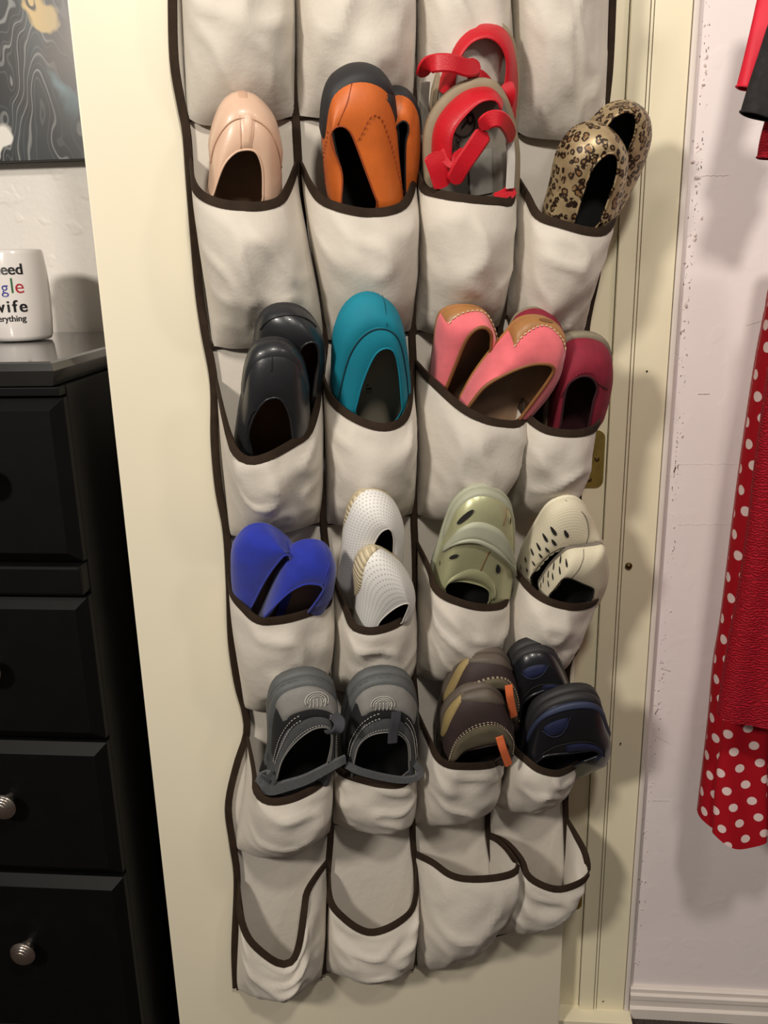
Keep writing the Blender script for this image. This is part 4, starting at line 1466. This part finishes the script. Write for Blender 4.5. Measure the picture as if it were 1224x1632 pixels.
# --- grey sneakers
for k_, (label, O, C, dd, tdir) in enumerate((
        ('grey slip-on sneaker with curled pull loop, left of its twin',
         [(419, 1240), (431, 1200), (432, 1160), (431, 1131), (436, 1107), (447, 1090), (467, 1081), (489, 1077), (508, 1081), (522, 1090), (530, 1107), (533, 1145), (533, 1190), (522, 1235)],
         [(440, 1245), (450, 1212), (469, 1185), (494, 1165), (513, 1159), (526, 1164), (528, 1187), (518, 1232)], (.118, .045), 0),
        ('grey slip-on sneaker with flat pull tab, right of its twin',
         [(552, 1226), (550, 1181), (550, 1148), (557, 1117), (564, 1099), (581, 1082), (606, 1075), (631, 1077), (647, 1086), (657, 1104), (661, 1137), (660, 1180), (657, 1226)],
         [(562, 1228), (567, 1203), (573, 1187), (587, 1174), (606, 1168), (628, 1168), (644, 1177), (651, 1193), (652, 1228)], (.118, .040), 1))):
    s = Shoe('slip_on_sneaker', label, O, C, dd[0], dd[1], .058, M['grey_mesh'], M['black_mesh'], M['black_mesh'], M['grey_sole'], M['grey_suede'], collar_r=.0011, sole_th=.016, sole_out=.004, bulge=.003, tuck=((460, 1320, .03), (598, 1290, .03))[k_])
    s.patch('rubber_foxing', M['grey_sole'], .10, .92, 0, lambda u: .10 + .12 * math.sin(math.pi * u) ** .7, .0040, 44, 6)
    s.line('foxing_groove', M['strap_grey'], [(.10 + .82 * i / 20, .05 + .05 * math.sin(math.pi * i / 20)) for i in range(21)], .0005, .0036)
    s.patch('mesh_side', M['black_mesh'], .16, .40, lambda u: .22 + .04 * u, lambda u: .58 + .12 * u, .0018, 20, 8)
    s.patch('mesh_side', M['black_mesh'], .64, .86, lambda u: .26 - .04 * u, lambda u: .70 - .12 * u, .0018, 20, 8)
    s.patch('back_stay', M['black_mesh'], .38, .66, .52, .74, .0016, 16, 6)
    pt = s.patch('heel_patch', M['grey_suede'], .37, .67, .20, lambda u: .60 - .02 * math.cos(2 * math.pi * u), .0036, 22, 8)
    # embroidered round emblem
    EMB = surf_from_px(s, *((503, 1117), (611, 1120))[k_])[1:]
    for rr in (.0150, .0118, .0086):
        eq, ek = EMB
        c = s.S(eq, ek, .0042)
        nn = s.nor(eq * (s.NV - 1), ek)
        dv = (UPV - nn * UPV.dot(nn)).normalized()
        du = dv.cross(nn)
        tube('embroidered_emblem', [c + du * (rr * 1.05 * math.cos(a)) + dv * (rr * .75 * math.sin(a)) for a in [math.pi * (k / 11) * 1.25 - .4 for k in range(12)]], .0006, M['white_thread'], s.e, 24, False, 4)
    for k in range(5):
        x = -.010 + .005 * k
        tube('embroidered_emblem', [c + du * x + dv * -.008, c + du * (x + .0012) + dv * -.003, c + du * (x + .0005) + dv * .003], .0005, M['white_thread'], s.e, 6, False, 4)
    for off_k in (.0, .11):
        s.stitch([(.16, .52 + off_k), (.28, .60 + off_k), (.38, .635 + off_k * .7), (.46, .63 + off_k * .7)], M['white_thread'], 20, .0005, .0026)
        s.stitch([(.58, .63 + off_k * .7), (.66, .635 + off_k * .7), (.76, .60 + off_k), (.86, .52 + off_k)], M['white_thread'], 20, .0005, .0026)
    s.stitch([(.14, .93), (.30, .93), (.45, .93), (.6, .93), (.75, .93), (.88, .93)], M['white_thread'], 46, .0004, .0012)
    if tdir:
        ribbon('pull_tab', [s.S(.52, .60, .003), s.S(.52, .75, .005), s.S(.52, .95, .006), s.S(.52, 1.0, .006) - Z * .010], .0135, .002, M['strap_grey'], s.e, nrm=s.nor(.52 * 48, .9), n=14)
    else:
        ribbon('pull_loop', [s.S(.60, .56, .003), s.S(.60, .66, .014), s.S(.60, .80, .017), s.S(.60, .92, .010), s.S(.60, .98, .002)], .0150, .002, M['strap_grey'], s.e, wdir=s.sd, n=20)
    if tdir:
        ribbon('collar_roll', [s.P(552, 1219, .060), s.P(570, 1228, .066), s.P(590, 1234, .068), s.P(612, 1239, .068), s.P(640, 1243, .068), s.P(662, 1240, .064), s.P(670, 1230, .056), s.P(662, 1218, .050), s.P(655, 1212, .046)],
               .011, .005, M['grey_mesh'], s.e, n=44)
    else:
        ribbon('collar_roll', [s.P(424, 1236, .040), s.P(418, 1250, .052), s.P(432, 1258, .056), s.P(458, 1252, .058), s.P(486, 1243, .060), s.P(512, 1230, .060), s.P(536, 1217, .058), s.P(550, 1210, .050)],
               lambda t: .022 - .008 * t, .004, M['grey_mesh'], s.e, n=44)
        ribbon('collar_fold', [s.P(420, 1232, .050), s.P(427, 1231, .058), s.P(432, 1237, .058), s.P(440, 1242, .058)], .008, .003, M['grey_sole'], s.e, n=16)

# --- brown sneakers
for (label, O, C, dd, tab) in (
        ('dark brown sneaker with orange pull tab, behind its twin', [(700, 1150), (708, 1112), (718, 1085), (735, 1056), (758, 1043), (781, 1040), (799, 1045), (813, 1064), (823, 1090), (826, 1140)],
         [(730, 1150), (742, 1120), (760, 1106), (780, 1101), (796, 1098), (808, 1102), (813, 1116), (812, 1150)], (.100, .035), [(811, 1092), (813, 1110), (819, 1142)]),
        ('dark brown sneaker with orange pull tab, in front of its twin', [(703, 1200), (707, 1152), (715, 1127), (737, 1106), (758, 1099), (778, 1097), (795, 1110), (808, 1138), (815, 1161), (815, 1186)],
         [(722, 1215), (740, 1198), (758, 1193), (776, 1189), (792, 1186), (804, 1186), (809, 1192), (800, 1206)], (.125, .060), [(796, 1174), (802, 1194), (811, 1219)])):
    s = Shoe('sneaker', label, O, C, dd[0], dd[1], .050, M['brown_shoe'], M['black_in'], M['black_in'], M['heel_rubber'], M['brown_shoe'], collar_r=.0016, sole_th=.014, sole_out=.003, alpha=.72, beta=.55, hide=.06, tuck=(738, 1262, .014 if 'behind' in label else .048))
    s.patch('rubber_heel', M['heel_rubber'], .36, .70, 0, lambda u: .30 * math.sin(math.pi * u), .0024, 24, 6)
    s.patch('tan_edge', M['olive'], .13, .44, .0, lambda u: .02 + .26 * math.sin(math.pi * u) ** .7, .0030, 24, 6)
    s.patch('padded_collar', M['collar_olive'], .04, .97, .66, .985, .0026, 36, 8)
    s.stitch([(.04, .63), (.25, .64), (.45, .64), (.65, .64), (.85, .63), (.96, .62)], M['cream_thread'], 40, .0004, .0016)
    s.stitch([(.04, .60), (.25, .61), (.45, .61), (.65, .61), (.85, .60), (.96, .59)], M['cream_thread'], 40, .0004, .0016)
    hh = .060
    ribbon('pull_tab', [s.P(tab[0][0], tab[0][1], hh - .006), s.P(tab[1][0], tab[1][1], hh + .004), s.P(tab[2][0], tab[2][1], hh + .006)], .0115, .0024, M['tab_orange'], s.e, n=14)

# --- navy shoes
for fr, (label, O, C, dd) in enumerate((
        ('glossy black and navy shoe, behind its twin', [(815, 1110), (814, 1066), (818, 1047), (832, 1033), (855, 1027), (875, 1031), (889, 1052), (899, 1079), (905, 1100), (905, 1140)],
         [(828, 1140), (832, 1122), (845, 1110), (862, 1102), (878, 1097), (893, 1098), (899, 1108), (895, 1140)], (.100, .035)),
        ('glossy black and navy shoe with slate heel band, in front of its twin', [(832, 1205), (840, 1167), (850, 1138), (864, 1121), (890, 1108), (919, 1102), (942, 1105), (953, 1118), (959, 1142), (967, 1165), (969, 1186), (964, 1204)],
         [(850, 1220), (866, 1206), (886, 1202), (908, 1200), (930, 1197), (948, 1196), (956, 1203), (930, 1214)], (.130, .060)))):
    s = Shoe('leather_shoe', label, O, C, dd[0], dd[1], .052, M['navy_leather'], M['black_in'], M['black_in'], M['rubber'], M['navy_leather'], collar_r=.0024, sole_th=.016, sole_out=.003, alpha=.72, beta=.6, hide=.055, tuck=(862, 1256, .014 if 'behind' in label else .048))
    s.patch('rubber_rand', M['rubber'], .14, .84, 0, lambda u: .10 + .10 * math.sin(math.pi * u), .0026, 34, 6)
    if fr:
        s.patch('slate_band', M['navy_band'], .12, .84, lambda u: .10 + .12 * math.sin(math.pi * u), lambda u: .15 + .20 * math.sin(math.pi * u), .0036, 34, 6)
    s.patch('navy_badge', M['navy'], .30, .42, lambda u: .42 + .04 * u, lambda u: .44 + .22 * math.sin(math.pi * (.25 + .5 * u)), .0018, 14, 6)
    s.line('badge_seam', M['navy_band'], [(.29, .44), (.32, .62), (.36, .68), (.40, .63), (.43, .46)], .0004, .0016)
    s.line('seam', M['black_in'], [(.16, .80), (.35, .84), (.55, .84), (.75, .80), (.88, .74)], .0008)
    s.patch('padded_collar', M['navy'], .40, .94, .87, .985, .0026, 28, 6)


# ---------------------------------------------------------------- garments on the right
def m_dots():
    t = NT('red_cotton_with_white_dots')
    uv = t.coords('UV')
    sep = t.t.nodes.new('ShaderNodeSeparateXYZ')
    t.l(uv, sep.inputs[0])
    P = .031
    u = t.math('DIVIDE', sep.outputs[0], P)
    v_ = t.math('DIVIDE', sep.outputs[1], P)
    # skewed lattice
    uu = t.math('ADD', u, t.math('MULTIPLY', v_, .45))
    vv = t.math('SUBTRACT', v_, t.math('MULTIPLY', u, .35))
    fu = t.math('SUBTRACT', t.math('FRACT', uu), .5)
    fv = t.math('SUBTRACT', t.math('FRACT', vv), .5)
    d = t.math('SQRT', t.math('ADD', t.math('MULTIPLY', fu, fu), t.math('MULTIPLY', fv, fv)))
    dot = t.ramp(d, [(.225, 1.0), (.245, 0.0)])
    t.col(t.mix(dot, lin(164, 12, 28), lin(226, 200, 196)))
    t.bump(t.noise(900, 2), .15, .0004)
    t.b.inputs['Roughness'].default_value = .8
    t.b.inputs['Specular IOR Level'].default_value = .2
    return t.m


def m_crepe():
    t = NT('crinkled_red_crepe')
    wv = t.n('ShaderNodeTexWave', Scale=90.0, Distortion=9.0, Detail=2.0, Detail_Scale=1.6)
    wv.bands_direction = 'Z'
    t.l(t.coords(), wv.inputs['Vector'])
    t.col(t.ramp(wv.outputs[1], [(.1, lin(128, 4, 22)), (.8, lin(166, 10, 32))]))
    t.bump(wv.outputs[1], .8, .0012)
    t.b.inputs['Roughness'].default_value = .75
    t.b.inputs['Specular IOR Level'].default_value = .25
    return t.m


M['dots'] = m_dots()
M['crepe'] = m_crepe()
M['red_satin'] = plain('bright_red_cloth', lin(222, 20, 52), .6, .05, 30, 700, .2)
M['black_cloth'] = plain('black_speckled_cloth', lin(30, 26, 28), .85, .5, 120, 700, .4)


def garment(name, left, right, Y, th, hem_drop, mat, parent, folds=5, amp=.006, seed=0., n=44, rows=40, wave=None):
    "closed flattened tube of cloth hanging between two silhouettes given at depth Y"
    Ls = catmull([WY(x, y, Y) for x, y in left], rows)
    Rs = catmull([WY(x, y, Y) for x, y in right], rows)
    v, uv = [], []
    for j in range(rows):
        b = j / (rows - 1)
        for i in range(n):
            a = 2 * math.pi * i / n
            u = .5 - .5 * math.cos(a)
            p = Ls[j].lerp(Rs[j], u)
            s = math.sin(a)
            fold = amp * (.3 + b) * math.sin(folds * math.pi * u + seed + 1.2 * math.sin(3 * b + seed))
            p = p + Vector((0, -1, 0)) * (th * (abs(s) ** .7) * (1 if s >= 0 else -1) + fold * abs(s))
            p.z -= hem_drop * b ** 6 * (math.sin(math.pi * u)) * (1 if s > 0 else .35)
            if i == 0:
                arc = 0.0
            else:
                arc += (p - v[-1]).length
            v.append(p)
            uv.append((arc, p.z))
    f = grid_faces(rows, n, True)
    o = mesh(name, v, f, mat, parent, uvs=uv)
    return o


Yp = WALL_Y - .15
pd = empty('polka_dot_dress', WY(1180, 1320, Yp))
tag(pd, 'red dress with white polka dots hanging behind the plain red one', 'dress')
garment('skirt', [(1250, 330), (1224, 480), (1206, 572), (1186, 700), (1169, 826), (1150, 980), (1137, 1059), (1129, 1149), (1112, 1296)],
        [(1330, 330), (1330, 480), (1325, 600), (1320, 700), (1310, 826), (1300, 980), (1290, 1059), (1280, 1149), (1270, 1310)], Yp, .035, .012, M['dots'], pd, 5, .006, 1.0)
garment('front_pleat', [(1205, 840), (1185, 960), (1166, 1080), (1153, 1152), (1140, 1245), (1135, 1326)],
        [(1236, 840), (1234, 960), (1230, 1080), (1227, 1152), (1222, 1245), (1222, 1340)], Yp - .048, .009, .016, M['dots'], pd, 2, .003, .3, 32, 30)
Yc = Yp - .094
rd = empty('red_dress', WY(1190, 1145, Yc))
tag(rd, 'plain dark red crinkled dress hanging in front of the polka dots', 'dress')
garment('skirt', [(1262, 330), (1240, 480), (1226, 580), (1214, 660), (1203, 740), (1190, 850), (1175, 950), (1163, 1010), (1152, 1075), (1143, 1138)],
        [(1345, 330), (1345, 480), (1340, 580), (1335, 660), (1330, 740), (1325, 850), (1320, 950), (1316, 1010), (1312, 1075), (1310, 1150)], Yc, .022, .006, M['crepe'], rd, 4, .004, 2.0)


def sleeve(name, label, cat, centre, widths, Y, th, mat, cuff=None):
    pts = catmull([WY(x, y, Y) for x, y in centre], 20)
    n = 22
    e = empty(name, pts[-1])
    tag(e, label, cat)
    v, f = [], []
    wl = catmull([Vector((w_, 0, 0)) for w_ in widths], 20) if len(widths) > 2 else None
    for j in range(20):
        t = (pts[min(19, j + 1)] - pts[max(0, j - 1)]).normalized()
        sd = t.cross(Vector((0, 1, 0))).normalized()
        hw = widths[0] + (widths[-1] - widths[0]) * j / 19
        for i in range(n):
            a = 2 * math.pi * i / n
            v.append(pts[j] + sd * (hw * math.cos(a)) + Vector((0, -1, 0)) * (th * math.sin(a) * (1 + .15 * math.sin(3 * a + j * .4))))
    s = mesh('sleeve', v, grid_faces(20, n, True), mat, e)
    hemv = v[-n:]
    tube('cuff', [p + Vector((0, 0, 0)) for p in hemv], .0014, cuff or mat, e, 66, True, 5)
    return e


sleeve('red_garment', 'bright red sleeve hanging at the upper right against the wall', 'clothing', [(1262, -120), (1232, 0), (1211, 75), (1191, 141)], [.022, .0130], Yp - .02, .010, M['red_satin'])
sleeve('black_garment', 'black speckled sleeve hanging in front of the bright red one', 'clothing', [(1275, 20), (1248, 90), (1226, 145), (1211, 186)], [.030, .0230], Yp - .06, .014, M['black_cloth'])
sleeve('small_red_garment', 'short dark red sleeve end peeking out below the black one', 'clothing', [(1258, 150), (1240, 190), (1228, 225), (1222, 252)], [.016, .0115], Yp - .02, .009, M['crepe'])
